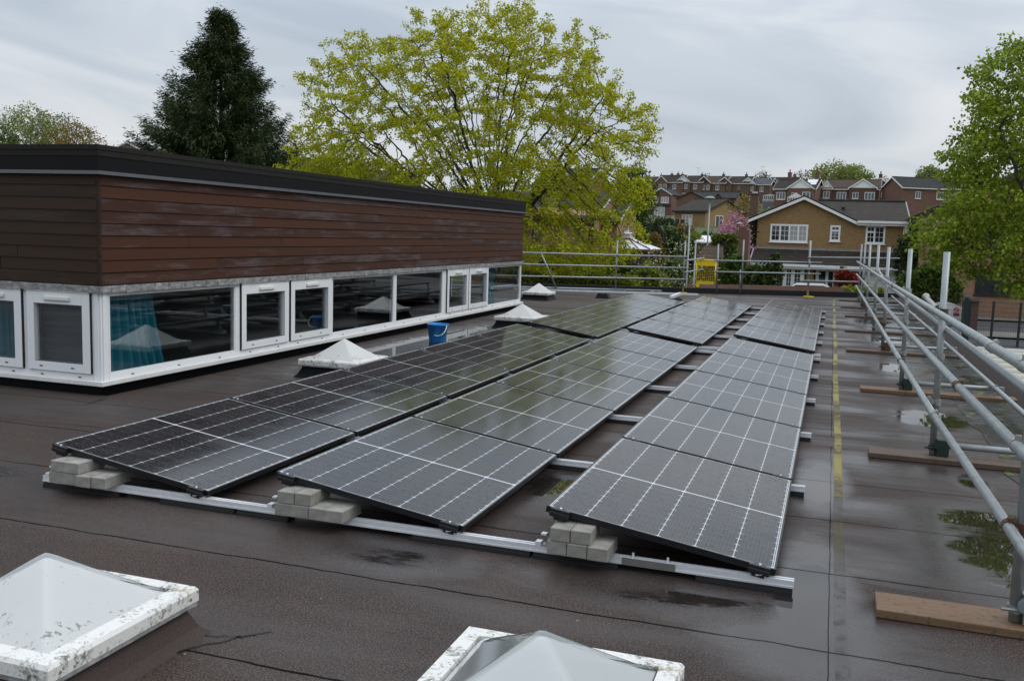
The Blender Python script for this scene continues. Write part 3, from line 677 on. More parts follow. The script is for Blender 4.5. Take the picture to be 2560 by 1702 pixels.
# ---------------------------------------------------------------- rooflights
t = NT('lichened_white_frame'); o = t.obj(); a = t.noise(o, 7, 6, .75); b = t.noise(o, 55, 4, .8); q = t.noise(o, 4, 3); k = t.noise(o, 170, 2, .6)
c = t.mix(t.n('ShaderNodeMapRange', {0: t.math('ADD', t.math('MULTIPLY', a, .80), t.math('MULTIPLY', b, .55)), 1: .67, 2: .79}).outputs[0], (.70, .69, .66), (.13, .13, .10))
c = t.mix(t.n('ShaderNodeMapRange', {0: t.math('ADD', t.math('MULTIPLY', t.noise(t.scaled(o, (1, 1, 1), (5, 2, 1)), 5, 5, .7), .8), t.math('MULTIPLY', b, .4)), 1: .68, 2: .80, 4: .8}).outputs[0], c, (.30, .22, .07))
c = t.mix(t.math('MULTIPLY', t.math('GREATER_THAN', k, .67), .6), c, (.10, .10, .08))
M['lichen'] = t.done(t.bsdf(c, .55, 0, t.bump(b, .2, .002)))
def dome_mat(name, c, tr, alg):
    t = NT(name); o = t.obj(); s_ = t.n('ShaderNodeSeparateXYZ', {0: o})
    f = t.noise(o, 5, 5); sp = t.noise(t.scaled(o, (1, 1, .5)), 48, 4, .75); st = t.noise(t.scaled(o, (1.2, 1.2, 1)), 6, 3)
    col = t.mix(f, [x*.92 for x in c], c)
    low = t.n('ShaderNodeMapRange', {0: s_.outputs[2], 1: .15, 2: .26, 3: .10, 4: 0}).outputs[0]
    m_ = t.n('ShaderNodeMapRange', {0: t.math('ADD', t.math('ADD', sp, t.math('MULTIPLY', st, .5)), low), 1: alg, 2: alg+.06}).outputs[0]
    col = t.mix(t.math('MULTIPLY', m_, .8), col, (.16, .12, .06))
    d = t.bsdf(col, .32, 0, t.bump(t.noise(o, 140, 3), .12, .002), **{'Specular_IOR_Level': .5})
    x = t.n('ShaderNodeBsdfTranslucent', {'Color': col}).outputs[0]
    x2 = t.n('ShaderNodeBsdfTransparent', {'Color': (*[q*.9 for q in c], 1)}).outputs[0]
    sh = t.n('ShaderNodeMixShader', {0: .25, 1: d, 2: x}).outputs[0]
    return t.done(t.n('ShaderNodeMixShader', {0: tr, 1: sh, 2: x2}).outputs[0])
M['dome'] = dome_mat('opal_acrylic', (.74, .735, .71), .0, .90)
M['dome1'] = dome_mat('white_acrylic', (.81, .80, .775), .0, .90)
M['dome2'] = dome_mat('clear_aged_acrylic', (.74, .76, .74), .12, 1.02)
M['acrylic'] = glass_pane('clear_acrylic_shell', (.965, .97, .97), .02, .06)
def rooflight(x0, x1, y0, y1, label, dm, ap=.41):
    cx, cyy = (x0+x1)/2, (y0+y1)/2; hx, hy = (x1-x0)/2, (y1-y0)/2; zt = .20
    T = thing('rooflight', (cx, cyy, 0), label, 'rooflight', 'white pyramid rooflights on the felt roof', local=True)
    m = MB()
    def rect(a, z, b=None): b = a if b is None else b; return [(-hx-a, -hy-a, z), (hx+a, -hy-a, z), (hx+a, hy+a, z), (-hx-a, hy+a, z)]
    rings = [rect(.035, .0), rect(.0, .035), rect(-.03, .10), rect(-.045, zt-.035), rect(-.08, zt-.03)]
    for a, b in zip(rings, rings[1:]):
        for k in range(4): m.poly([a[k], a[(k+1) % 4], b[(k+1) % 4], b[k]])
    m.build('curb', M['felt_brown'] if cyy < 4 else M['fascia'], T)
    m = MB()
    rings = [rect(-.004, zt-.062), rect(0, zt-.060), rect(0, zt-.016), rect(-.010, zt-.002), rect(-.074, zt), rect(-.076, zt-.012), rect(-.02, zt-.05), rect(-.004, zt-.062)]
    for a, b in zip(rings, rings[1:]):
        for k in range(4): m.poly([a[k], a[(k+1) % 4], b[(k+1) % 4], b[k]])
    fr = m.build('frame', M['lichen'], T)
    m = MB(); m.box((-hx+.004, -hy-.0015, zt-.075), (hx-.004, -hy+.01, zt-.063)); m.box((hx-.01, -hy+.011, zt-.075), (hx+.0015, hy-.011, zt-.063)); m.build('gasket', M['lead'], T)
    m = MB()
    for sx_, sy_, ax in ((1, -1, 'x'), (1, 1, 'x'), (-1, -1, 'y'), (1, -1, 'y')):
        if ax == 'x': p = Vector((hx, sy_*(hy-.05), zt-.04)); m.tube(p, p+Vector((.003, 0, 0)), .006, 8)
        else: p = Vector((sx_*(hx-.05), -hy, zt-.04)); m.tube(p, p+Vector((0, -.003, 0)), .006, 8)
    m.build('screw', M['zinc_dark'], fr)
    n = 44; V = []; F = []; ax, ay = hx-.068, hy-.068; h = ap-zt+.01
    for j in range(n+1):
        for i in range(n+1):
            u, v = 2*i/n-1, 2*j/n-1
            p = 30; d = (abs(u)**p+abs(v)**p)**(1/p); d = min(1, d); e = math.sqrt(d*d+.0006)
            z = h*(1-e)*(.93+.07*(1-e))+.0
            z += -.012*math.sin(math.pi*min(1, d))*(min(abs(u), abs(v))/(max(abs(u), abs(v))+1e-6) < .75)*0
            V.append((u*ax, v*ay, zt-.012+max(0, z)))
    for j in range(n):
        for i in range(n): a = j*(n+1)+i; F.append((a, a+1, a+n+2, a+n+1))
    V = np.array(V); inner = V.copy(); inner[:, 0] *= .955; inner[:, 1] *= .955; inner[:, 2] = zt-.012+np.maximum(0, (V[:, 2]-zt+.012)*.93-.004)
    if cyy < 4: arr_mesh('inner_dome', inner, F, dm, T, True); arr_mesh('dome', V, F, M['acrylic'], T, True)
    else: arr_mesh('dome', V, F, dm, T, True)
    return T
rooflight(-3.05, -2.29, 2.25, 3.01, 'stained white pyramid rooflight in the near left corner', M['dome1'])
rooflight(-1.175, -.385, 2.30, 3.08, 'greyish see-through pyramid rooflight at the bottom edge, nearest the camera', M['dome2'])
rooflight(-5.41, -4.69, 8.82, 9.56, 'white pyramid rooflight beside the front of the left panel row, ochre frame', M['dome'])
rooflight(-5.43, -4.66, 15.1, 15.85, 'white pyramid rooflight at the gap halfway along the left panel row', M['dome'])
rooflight(-7.18, -6.50, 21.9, 22.6, 'farthest white pyramid rooflight, past the end of the timber-clad block', M['dome'])

# ---------------------------------------------------------------- bucket
T = thing('bucket', (-5.42, 12.66, 0), 'blue plastic bucket with white handle standing in a puddle by the windows', 'bucket', local=True)
m = MB(); m.lathe([(.0, .012), (.112, .012), (.114, 0), (.118, 0), (.122, .01), (.152, .245), (.163, .247), (.165, .262), (.158, .265), (.150, .262), (.146, .24), (.114, .02), (0, .02)], 32)
m.build('body', M['bucket'], T, True)
m = MB(); pts = []
for k in range(17):
    a = math.pi*k/16; pts.append(Vector((-.172*math.cos(a)*cy+.0, .172*math.cos(a)*-sy, 0)) + Vector((sy, cy, 0))*(-.165*math.sin(a)**.8*.35-.0) + Vector((0, 0, .245-.145*math.sin(a))))
pts = [p+Vector((-sy, -cy, 0))*.10*math.sin(math.pi*i/16) for i, p in enumerate(pts)]
m.path(pts, .0075, 8); m.build('handle', M['cream'], T, True)

# ---------------------------------------------------------------- scaffold guardrail on the right
SR = .0242
PY = [4.36, 7.70, 11.08, 15.03, 18.4, 22.08, 25.14, 28.05]; PX = [.833, .812, .80, .785, .783, .765, .755, .745]; PZ = [1.60, 1.58, 1.58, 1.58, 1.60, 1.60, 1.60, 1.60]
BX = [.28, .355, .38, .277, .29, .33, .26, .236]; BY = [4.268, 7.56, 10.95, 14.88, 18.25, 21.93, 25.0, 27.9]
random.seed(4)
for i in range(8):
    m = MB(); m.box((0, 0, 0), (1.62, .228, .039))
    b = m.build('scaffold_board', M['board'] if i in (0, 2) else M['board_old'], None, bevel=.004)
    b.location = (BX[i], BY[i], .002); b.rotation_euler = (0, 0, R(random.uniform(-.6, .6)))
    tag(b, f'{"wet orange-brown" if i == 0 else "weathered brown"} timber board under the {ORD[i]} scaffold post from the front', 'board', 'boards under the right scaffold posts')
T = thing('scaffold_guardrail', (.78, 4.36, 0), 'galvanised tube guardrail on boards along the right edge of the roof', 'guardrail')
def coupler(x, y, z, side, par, axis='y', mat=None):
    m = MB(); m.tube((x, y, z-.022), (x, y, z+.022), .0315, 12)
    d = side*.052
    if axis == 'y': m.tube((x+d, y-.022, z), (x+d, y+.022, z), .0315, 12); m.box((x+d*.3, y-.02, z-.02), (x+d*.75, y+.02, z+.02)); m.tube((x+d*1.2, y-.05, z+.012), (x+d*1.2, y+.055, z+.012), .007, 6); m.tube((x-.03, y-.065, z+.0), (x-.03, y+.01, z+.0), .008, 6); m.box((x+d-.012, y-.034, z+.024), (x+d+.012, y-.008, z+.045))
    else: m.tube((x-.022, y+d, z), (x+.022, y+d, z), .0315, 12); m.box((x-.02, y+d*.3, z-.02), (x+.02, y+d*.75, z+.02)); m.tube((x-.05, y+d*1.2, z+.012), (x+.055, y+d*1.2, z+.012), .007, 6)
    return m.build('coupler', mat or random.choice([M['fitting'], M['fitting'], M['rust']]), par)
railz = lambda k, y: (1.142-.0021*(y-4), .805-.0028*(y-4), .452-.0015*(y-4))[k]
for i in range(8):
    m = MB(); m.tube((PX[i], PY[i], .045), (PX[i]-.012, PY[i], PZ[i]), SR, 16); m.build('post', M['zinc'], T, True)
    for k in range(3): coupler(PX[i], PY[i], railz(k, PY[i]), -1, T)
    z = .145
    m = MB(); m.box((PX[i]+.026, PY[i]-.045, .046), (PX[i]+.11, PY[i]+.045, .165)); m.tube((PX[i], PY[i], z-.06), (PX[i], PY[i], z-.03), .034, 12); m.tube((PX[i]-.06, PY[i]-.03, z-.045), (PX[i]+.09, PY[i]-.03, z-.045), .008, 6); m.tube((PX[i]+.03, PY[i]-.05, z-.02), (PX[i]+.03, PY[i]+.06, z-.02), .030, 10)
    m.build('base_fitting', M['rust'] if i in (3, 6) else M['green_metal'] if i in (1, 2) else M['zinc_dark'], T)
    m = MB(); m.tube((PX[i]+.05, PY[i]+.06, .11), (1.78, PY[i]+.03, .12), SR, 12); m.build('cross_tube', M['zinc'], T, True)
for nm, k in (('top_rail', 0), ('middle_rail', 1), ('bottom_rail', 2)):
    br = [1.2, 5.1+k, 12.3-k, 18.9+k*.6, 29.3-.3*k]
    for j in range(4):
        a, b = br[j], br[j+1]; m = MB(); dz = .003*(j % 2); X0 = lambda y: .735+(4.36-y)*.0027+.04*(y < 7.7)*(7.7-y)/3.3
        m.tube((X0(a), a, railz(k, a)+dz), (X0(b), b, railz(k, b)+dz), SR, 16); o = m.build(nm, M['zinc'], T, True)
        if j < 3: 
            m = MB(); m.tube((X0(b), b-.045, railz(k, b)), (X0(b), b+.045, railz(k, b)), .0285, 14); m.tube((X0(b)+.02, b-.03, railz(k, b)+.028), (X0(b)+.02, b+.03, railz(k, b)+.028), .010, 6); m.build('sleeve', M['rust'] if (j+k) % 2 else M['fitting'], T)
m = MB(); m.tube((.86, 2.2, 1.0), (.842, 19.4, .97), SR, 14); m.build('outer_rail', M['zinc_dark'], T, True)
m = MB(); m.tube((1.71, 5.2, .155), (1.70, 17.4, .155), SR, 14); m.build('ledger', M['zinc'], T, True)
m = MB(); m.tube((1.70, 17.42, .155), (1.66, 29, .15), SR, 14); m.build('ledger', M['zinc'], T, True)
for y in (8.0, 10.9, 14.9, 18.4): coupler(1.76, y, .15, -1, T, mat=M['zinc_dark'])
for (p, q) in (((.86, 9.7, 1.13), (.90, 8.0, 1.02)), ((.84, 19.5, 1.12), (.85, 17.6, 1.03))):
    m = MB(); m.tube(p, q, SR, 12); m.tube(Vector(p)+Vector((0, -.02, 0)), Vector(p)+Vector((0, .05, .01)), .034, 10); m.build('tube_stub', M['fitting'], T, True)

# ---------------------------------------------------------------- guardrail along the back
Bp, Cp = Vector((-5.93, 26.82, 0)), Vector((-4.14, 27.92, 0)); dBC = (Cp-Bp)/(Cp.x-Bp.x)
on = lambda x, z: Bp+dBC*(x-Bp.x)+Vector((0, 0, z))
T = thing('scaffold_guardrail', (-5.93, 26.82, 0), 'three-tube back guardrail between the clad block and the yellow gate', 'guardrail')
for p, z in ((Bp, 1.49), (Cp, 1.54)): m = MB(); m.tube(p+Vector((0, .05, .02)), p+Vector((0, .05, z)), SR, 12); m.build('post', M['zinc_dark'], T, True)
for nm, z in (('top_rail', 1.07), ('middle_rail', .743), ('bottom_rail', .41)):
    m = MB(); m.tube(on(-10.2, z), on(-4.05, z), SR, 12); m.build(nm, M['zinc'], T, True)
    for p in (Bp, Cp): coupler(p.x, p.y+.05, z, -1, T, 'x', M['zinc_dark'])
m = MB(); m.tube(on(-10.2, .12), on(-4.75, .06), SR, 12); m.build('base_tube', M['zinc'], T, True)
m = MB(); m.tube(on(-7.86, 1.10), on(-7.42, .08)+Vector((0, -.05, 0)), SR*.95, 12); m.build('brace', M['zinc_dark'], T, True)
m = MB(); m.box((-6.35, 26.62, .0), (-5.75, 26.9, .04)); m.build('sole_board', M['board_old'], T)
m = MB(); m.box((Bp.x-.05, Bp.y-.35, .06), (Bp.x+.35, Bp.y-.25, .12)); m.build('base_fitting', M['zinc_dark'], T)
m = MB(); m.tube((Cp.x, Cp.y+.05, .004), (Cp.x, Cp.y+.05, .02), .13, 16); m.build('base_plate', M['yellow'], T)
for q in ((-4.9, .05), (-4.72, .07)):
    m = MB(); m.box(on(q[0], q[1]-.05)+Vector((-.06, -.3, 0)), on(q[0], q[1]+.02)+Vector((.06, -.2, 0))); m.build('base_fitting', M['fitting'], T)
E_, D_ = Vector((-3.2, 28.3, 0)), Vector((-.61, 29.16, 0)); dED = (D_-E_)/(D_.x-E_.x)
on2 = lambda x, z: E_+dED*(x-E_.x)+Vector((0, 0, z))
T = thing('scaffold_guardrail', (-.61, 29.16, 0), 'back guardrail right of the yellow gate with a low red-brown toe board', 'guardrail')
for x, z0, z1 in ((-3.2, .05, 1.47), (-2.50, .2, 1.62), (-2.54, .06, .75), (-.64, .02, 1.66)):
    m = MB(); m.tube(on2(x, z0), on2(x-.02, z1), SR*(1.25 if x > -1 else 1), 12); m.build('post', M['zinc_dark'] if x < -1 else M['zinc'], T, True)
for nm, z, x0, x1, z2 in (('top_rail', .99, -3.3, -.3, 1.02), ('middle_rail', .66, -3.3, -.32, .69), ('top_rail', 1.17, -.7, 1.85, 1.215), ('middle_rail', .82, -.72, 1.82, .87), ('bottom_rail', .48, -.78, .75, .49)):
    m = MB(); m.tube(on2(x0, z)+Vector((0, -.05, 0)), on2(x1, z2)+Vector((0, -.05, 0)), SR, 12); m.build(nm, M['zinc'], T, True)
for z in (1.0, .68, 1.17, .82, .48): coupler(-.63, 29.13, z, -1, T, 'x', M['fitting'])
m = MB(); m.tube((-.61, 29.16, .004), (-.61, 29.16, .02), .16, 16); m.build('base_plate', M['yellow'], T)
m = MB(); a, b = Vector((-3.75, BK(-3.75)+.34, 0)), Vector((.38, BK(.38)+.34, 0))
m.hexa([a+Vector((0, 0, .06)), b+Vector((0, 0, .06)), b+Vector((0, .04, .06)), a+Vector((0, .04, .06)), a+Vector((0, 0, .26)), b+Vector((0, 0, .285)), b+Vector((0, .04, .285)), a+Vector((0, .04, .26))])
m.build('toe_board', M['toe'], T)
# ladder head and gate
GY = 29.0
T = thing('ladder_head', (-4.2, GY, -3.2), 'pair of upright tubes at the roof access beside the yellow gate', 'scaffold')
g1, g2 = gy(1725, 545, GY), gy(1732, 600, GY)
m = MB(); m.tube((g1.x, GY, -3.2), (g1.x, GY, g1.z), SR, 12); m.build('post', M['zinc_dark'], T, True)
m = MB(); m.tube((g2.x+.06, GY+.25, -3.2), (g2.x+.06, GY+.25, g2.z), SR, 12); m.build('post', M['zinc_dark'], T, True)
for z in (1.0, .66):
    m = MB(); m.tube((Cp.x, Cp.y+.08, z-.05), (-3.72, GY+.06, z+.03), SR, 10); m.build('rail', M['zinc'], T, True)
m = MB(); m.box((g1.x-.03, GY-.02, .0), (g1.x+.22, GY+.02, .22)); m.build('toe_board', M['toe'], T)
tl, br = gy(1740.8, 647.5, GY), gy(1788, 721, GY); x0, x1, z0, z1 = tl.x, br.x, br.z, tl.z
T = thing('safety_gate', (x0, GY, z0), 'yellow self-closing gate with mesh centre at the ladder access', 'gate')
def rrect(x0, x1, z0, z1, r, y, n=6):
    p = []
    for cx, cz, a0 in ((x1-r, z1-r, 0), (x0+r, z1-r, 90), (x0+r, z0+r, 180), (x1-r, z0+r, 270)):
        for k in range(n+1): a = R(a0+90*k/n); p.append(Vector((cx+r*math.cos(a), y, cz+r*math.sin(a))))
    return p
m = MB(); m.path(rrect(x0+.02, x1-.02, z0+.02, z1-.02, .09, GY), .021, 8, True)
zs, ze = z0+.20*(z1-z0)+.02, z1-.22*(z1-z0)
for z in (zs, ze): m.tube((x0+.02, GY, z), (x1-.02, GY, z), .010, 8)
m.build('frame', M['yellow'], T, True)
pp = rrect(x0+.03, x1-.03, z0+.03, z1-.03, .08, GY-.004)
m = MB(); top = [p for p in pp if p.z > ze+.02]; top = top+[Vector((x0+.03, GY-.004, ze)), Vector((x1-.03, GY-.004, ze))]; m.prism(top, (0, .008, 0)); m.build('panel', M['yellow'], T)
m = MB(); bot = [p for p in pp if p.z < zs-.02]; bot = bot+[Vector((x1-.03, GY-.004, zs)), Vector((x0+.03, GY-.004, zs))]; m.prism(bot, (0, .008, 0)); m.build('panel', M['yellow'], T)
m = MB()
for k in range(1, 9): x = x0+.03+(x1-x0-.06)*k/9; m.tube((x, GY, zs), (x, GY, ze), .0028, 5)
for k in range(1, 10): z = zs+(ze-zs)*k/10; m.tube((x0+.03, GY+.005, z), (x1-.03, GY+.005, z), .0028, 5)
m.build('mesh', M['yellow'], T)
m = MB(); m.tube((x1+.04, GY+.03, z0+.2), (x1+.04, GY+.03, z1-.2), .012, 8)
for z in (z0+.25, z1-.25): m.tube((x1-.02, GY, z), (x1+.12, GY+.04, z), .010, 8)
m.build('hinge', M['yellow'], T, True)
# bits lying on the far part of the roof
m = MB(); a, b = Vector((-8.6, 25.55, 0)), Vector((-3.6, 27.2, 0)); d = (b-a).normalized(); n_ = Vector((-d.y, d.x, 0))
m.hexa([a-n_*.12+Vector((0, 0, .004)), b-n_*.12+Vector((0, 0, .004)), b+n_*.12+Vector((0, 0, .004)), a+n_*.12+Vector((0, 0, .004)), a-n_*.10+Vector((0, 0, .05)), b-n_*.10+Vector((0, 0, .05)), b+n_*.10+Vector((0, 0, .05)), a+n_*.10+Vector((0, 0, .05))])
tag(m.build('cable_tray', M['zinc'], None), 'long flat silver cable tray lying in front of the back guardrail', 'cable tray')
m = MB(); m.prism([(-5.79, 23.85, 0), (-5.43, 23.85, 0), (-5.48, 23.85, .13), (-5.55, 23.85, .14), (-5.60, 23.85, .115), (-5.66, 23.85, .14), (-5.73, 23.85, .13)], (0, .25, 0))
tag(m.build('rubber_foot', M['rubber'], None, bevel=.01), 'small black rubber support foot alone on the far roof', 'foot')
T = thing('rail_offcut', (-3.95, 24.6, 0), 'short bright aluminium rail end lying behind the left panel row', 'rail offcut')
m = MB(); m.hexa([(-3.95, 24.4, .05), (-3.86, 24.4, .05), (-3.9, 26.1, .05), (-3.99, 26.1, .05), (-3.95, 24.4, .12), (-3.86, 24.4, .12), (-3.9, 26.1, .12), (-3.99, 26.1, .12)]); m.build('rail', M['alu'], T)
m = MB(); m.box((-4.0, 24.5, 0), (-3.65, 24.62, .049)); m.build('pad', M['rubber'], T)
# ---------------------------------------------------------------- trees
M['lf_maple'] = leaf_mat('spring_maple_leaves', (.25, .265, .008), (.56, .57, .024), .36, .45)
M['lf_syc'] = leaf_mat('sycamore_leaves', (.11, .165, .012), (.33, .42, .035), .34, .7)
M['lf_con'] = leaf_mat('cypress_foliage', (.010, .022, .006), (.050, .072, .018), .15, .9)
M['lf_green'] = leaf_mat('mid_green_leaves', (.035, .065, .010), (.10, .15, .022), .25, .5)
M['lf_dark'] = leaf_mat('dark_green_leaves', (.014, .030, .010), (.045, .075, .018), .2, .6)
M['lf_lime'] = leaf_mat('lime_green_leaves', (.10, .14, .012), (.26, .30, .03), .3, .9)
M['lf_olive'] = leaf_mat('olive_spring_leaves', (.14, .17, .035), (.27, .31, .08), .35, .3)
M['lf_bronze'] = leaf_mat('bronze_leaves', (.14, .095, .022), (.25, .18, .04), .3, .5)
M['lf_grey'] = leaf_mat('grey_twigs_and_buds', (.13, .115, .09), (.24, .22, .18), .2, .3)
M['lf_pink'] = leaf_mat('pink_cherry_blossom', (.42, .14, .24), (.62, .32, .44), .35, .9)
M['lf_white'] = leaf_mat('white_blossom', (.60, .58, .50), (.78, .76, .70), .3, .9)
M['lf_red'] = leaf_mat('red_flowers', (.30, .008, .010), (.45, .02, .02), .2, .9)

def leaves_mesh(name, C, rng, size, mat, parent, per=6, spread=.18, droop=.3, aspect=.62, up=.35):
    C = np.asarray(C, float)
    if len(C) == 0: return None
    P = np.repeat(C, per, 0)+np.clip(rng.normal(0, spread, (len(C)*per, 3)), -1.5*spread, 1.5*spread)*np.array([1, 1, .75])
    n = len(P); a = rng.normal(0, 1, (n, 3)); a[:, 2] = a[:, 2]*.5-droop; a /= np.linalg.norm(a, axis=1)[:, None]
    q = rng.normal(0, 1, (n, 3)); q[:, 2] += up; b = np.cross(a, q); b /= np.linalg.norm(b, axis=1)[:, None]
    nr = np.cross(a, b); l = size*rng.uniform(.65, 1.25, (n, 1)); wd = l*aspect
    V = np.stack([P, P+a*l*.45+b*wd*.5+nr*l*.10, P+a*l, P+a*l*.45-b*wd*.5+nr*l*.10], 1).reshape(-1, 3)
    F = np.arange(4*n).reshape(-1, 4)
    return arr_mesh(name, V, F, mat, parent)
def colonize(nodes, parents, A, step, di, dk, rng, iters=140, grav=.0, jit=.12):
    pos = [np.array(p, float) for p in nodes]; par = list(parents)
    A = np.array(A); near = np.full(len(A), -1); nd = np.full(len(A), 1e9)
    def upd(i0):
        nonlocal near, nd
        for i in range(i0, len(pos)):
            d = np.linalg.norm(A-pos[i], axis=1); k = d < nd; nd[k] = d[k]; near[k] = i
    upd(0); kids = {}
    for it in range(iters):
        act = nd < di
        if not act.any(): break
        i0 = len(pos); d = A[act]-np.array([pos[i] for i in near[act]]); d /= np.linalg.norm(d, axis=1)[:, None]+1e-9
        ids = near[act]; u = np.unique(ids); made = 0
        for i in u:
            v = d[ids == i].sum(0); v /= np.linalg.norm(v)+1e-9; v += rng.normal(0, jit, 3); v[2] += grav; v /= np.linalg.norm(v)+1e-9
            p = pos[i]+v*step
            ch = kids.setdefault(i, [])
            if len(ch) > 3 or any(np.linalg.norm(p-pos[c]) < step*.35 for c in ch): continue
            ch.append(len(pos)); pos.append(p); par.append(i); made += 1
        if not made: break
        upd(i0)
        keep = nd > dk; A = A[keep]; near = near[keep]; nd = nd[keep]
        if len(A) == 0: break
    return np.array(pos), np.array(par)
def tube_tree(pos, par, r, sides=5):
    n = len(pos); idx = np.where(par >= 0)[0]; a = pos[par[idx]]; b = pos[idx]; d = b-a; ln = np.linalg.norm(d, axis=1)[:, None]; d = d/(ln+1e-9)
    ref = np.where(np.abs(d[:, 2:3]) < .9, np.array([[0, 0, 1.]]), np.array([[1., 0, 0]])); x = np.cross(d, ref); x /= np.linalg.norm(x, axis=1)[:, None]; y = np.cross(d, x)
    ang = np.arange(sides)*2*np.pi/sides; ring = x[:, None, :]*np.cos(ang)[None, :, None]+y[:, None, :]*np.sin(ang)[None, :, None]
    ra = np.minimum(r[par[idx]], r[idx]*1.5)[:, None, None]; rb = r[idx][:, None, None]
    V = np.concatenate([a[:, None]+ring*ra, (b+d*np.minimum(ln, rb[:, :, 0])*.3)[:, None]+ring*rb], 1).reshape(-1, 3)
    k = np.arange(sides); k2 = (k+1) % sides; F1 = np.stack([k, k2, sides+k2, sides+k], 1)
    F = (np.arange(len(idx))[:, None, None]*2*sides+F1[None]).reshape(-1, 4)
    return V, F
def radii(par, r0, e=2.4, rmax=.5):
    n = len(par); acc = np.zeros(n); 
    for i in range(n-1, -1, -1):
        if acc[i] == 0: acc[i] = r0**e
        if par[i] >= 0: acc[par[i]] += acc[i]
    return np.minimum(acc**(1/e), rmax)
def space_tree(name, base, stems, A, label, leafmat, rng, step=.3, di=3., dk=.5, r0=.009, size=.13, per=6, spread=.16, leafr=2.2, barkmat='bark', rmax=.3, group=None, cat='tree', grav=0, extra=None, droop=.3, aspect=.62, e=2.4):
    T = thing(name, base, label, cat, group)
    nodes = [np.array(base, float)]; par = [-1]
    for st in stems:
        prev = st.get('from', 0); p = nodes[prev]
        for q in st['pts']:
            q = np.array(q, float); k = max(1, int(np.linalg.norm(q-p)/step))
            for j in range(1, k+1):
                nodes.append(p+(q-p)*j/k+(rng.normal(0, .03, 3) if j < k else 0)); par.append(prev); prev = len(nodes)-1
            p = q
    pos, pr = colonize(nodes, par, A, step, di, dk, rng, grav=grav)
    r = radii(pr, r0, e, rmax)
    V, F = tube_tree(pos, pr, r); arr_mesh('trunk', V, F, M[barkmat], T, True)
    C = pos[r < r0*leafr]
    leaves_mesh('crown', C, rng, size, M[leafmat], T, per, spread, droop, aspect)
    if extra: leaves_mesh('blossom', C[::extra[2]], rng, extra[1], M[extra[0]], T, 4, spread*1.3)
    return T
def ell(rng, n, c, rad, shell=.0, zmin=-9, lumps=0):
    P = []; c = np.array(c); rad = np.array(rad)
    while len(P) < n:
        q = rng.uniform(-1, 1, 3); d = np.linalg.norm(q)
        if d > 1 or d < shell or q[2] < zmin: continue
        P.append(c+q*rad)
    return np.array(P)

def clumps(rng, k, n, c, rad, cr, shell=0.0, flat=.5):
    C = ell(rng, k, c, rad, shell); return (np.repeat(C, n, 0)+rng.normal(0, cr, (k*n, 3))*np.array([1, 1, flat])).tolist()
# the big yellow-green maple behind the block
rng = np.random.default_rng(7); DY = 36.0
def mp_(u, v, y=DY): p = gy(u, v, y); return np.array([p.x, p.y, p.z])
bs = mp_(1235, 640); bs[2] = hill(bs[0], bs[1])-.1
A = []
c0 = mp_(1165, 395); rx = mp_(1610, 395)[0]-c0[0]; tz = mp_(1165, 14)[2]-c0[2]; bz = c0[2]-mp_(1165, 600)[2]
def dome_pt():
    while True:
        q = rng.uniform(-1, 1, 3); e_ = 2.5 if q[2] > 0 else 2.0; d = (abs(q[0])**e_+abs(q[1])**e_+abs(q[2])**e_)**(1/e_)
        if d > 1 or (d < .6 and rng.random() < .9): continue
        f = 1.0+.06*math.sin(5*math.atan2(q[2], q[0])+1)+.05*math.sin(9*math.atan2(q[2], q[0]))
        return c0+np.array([q[0]*rx*f, q[1]*rx*.62, q[2]*(tz if q[2] > 0 else bz)*min(f, 1.02)])
for k in range(500):
    p = dome_pt(); A += (p+rng.normal(0, .34, (13, 3))*np.array([1, 1, .5])).tolist()
A += [dome_pt() for k in range(900)]
# drooping right skirt that hangs in front of the brick house, and the low left fringe
A += list(ell(rng, 500, mp_(1430, 590, DY-1), (3.0, 2.2, 1.6))); A += list(ell(rng, 260, mp_(1430, 650, DY-1.2), (1.9, 1.6, .75))); A += list(ell(rng, 420, mp_(800, 440, DY), (2.6, 2, .75))); A += list(ell(rng, 170, mp_(1580, 480, DY), (.9, 1.2, 1.0)))
st = []
hub = mp_(1235, 590)
for k in range(30):                       # many limbs fanning out of one short bole
    th = R(-78+156*(k+.5)/30+rng.uniform(-3, 3)); dy = rng.uniform(-1, 1)*rx*.5*math.cos(th); rr = rng.uniform(.62, .86)
    tip = c0+np.array([math.sin(th)*rx*rr, dy, math.cos(th)*tz*rr-abs(math.sin(th))*.5]); p1 = hub+np.array([(k-14.5)*.022, dy*.05, rng.uniform(-.6, .3)])
    def bow(t_): q = p1*(1-t_)+tip*t_; q[2] += math.sin(math.pi*t_)*(-.5 if abs(th) > .9 else .25)*1.0; q[0] -= math.sin(math.pi*t_)*math.sin(th)*.55; return q
    st.append(dict(pts=[p1]+[bow(x)+rng.normal(0, .07, 3) for x in (.2, .4, .6, .8, 1.0)]))
space_tree('maple_tree', tuple(bs), st, A, 'big spreading maple in yellow-green spring leaf behind the timber-clad block', 'lf_maple', rng, step=.20, di=2.4, dk=.29, r0=.0058, size=.10, per=22, spread=.10, leafr=1.72, rmax=.28, e=2.05, droop=.5, aspect=.75)

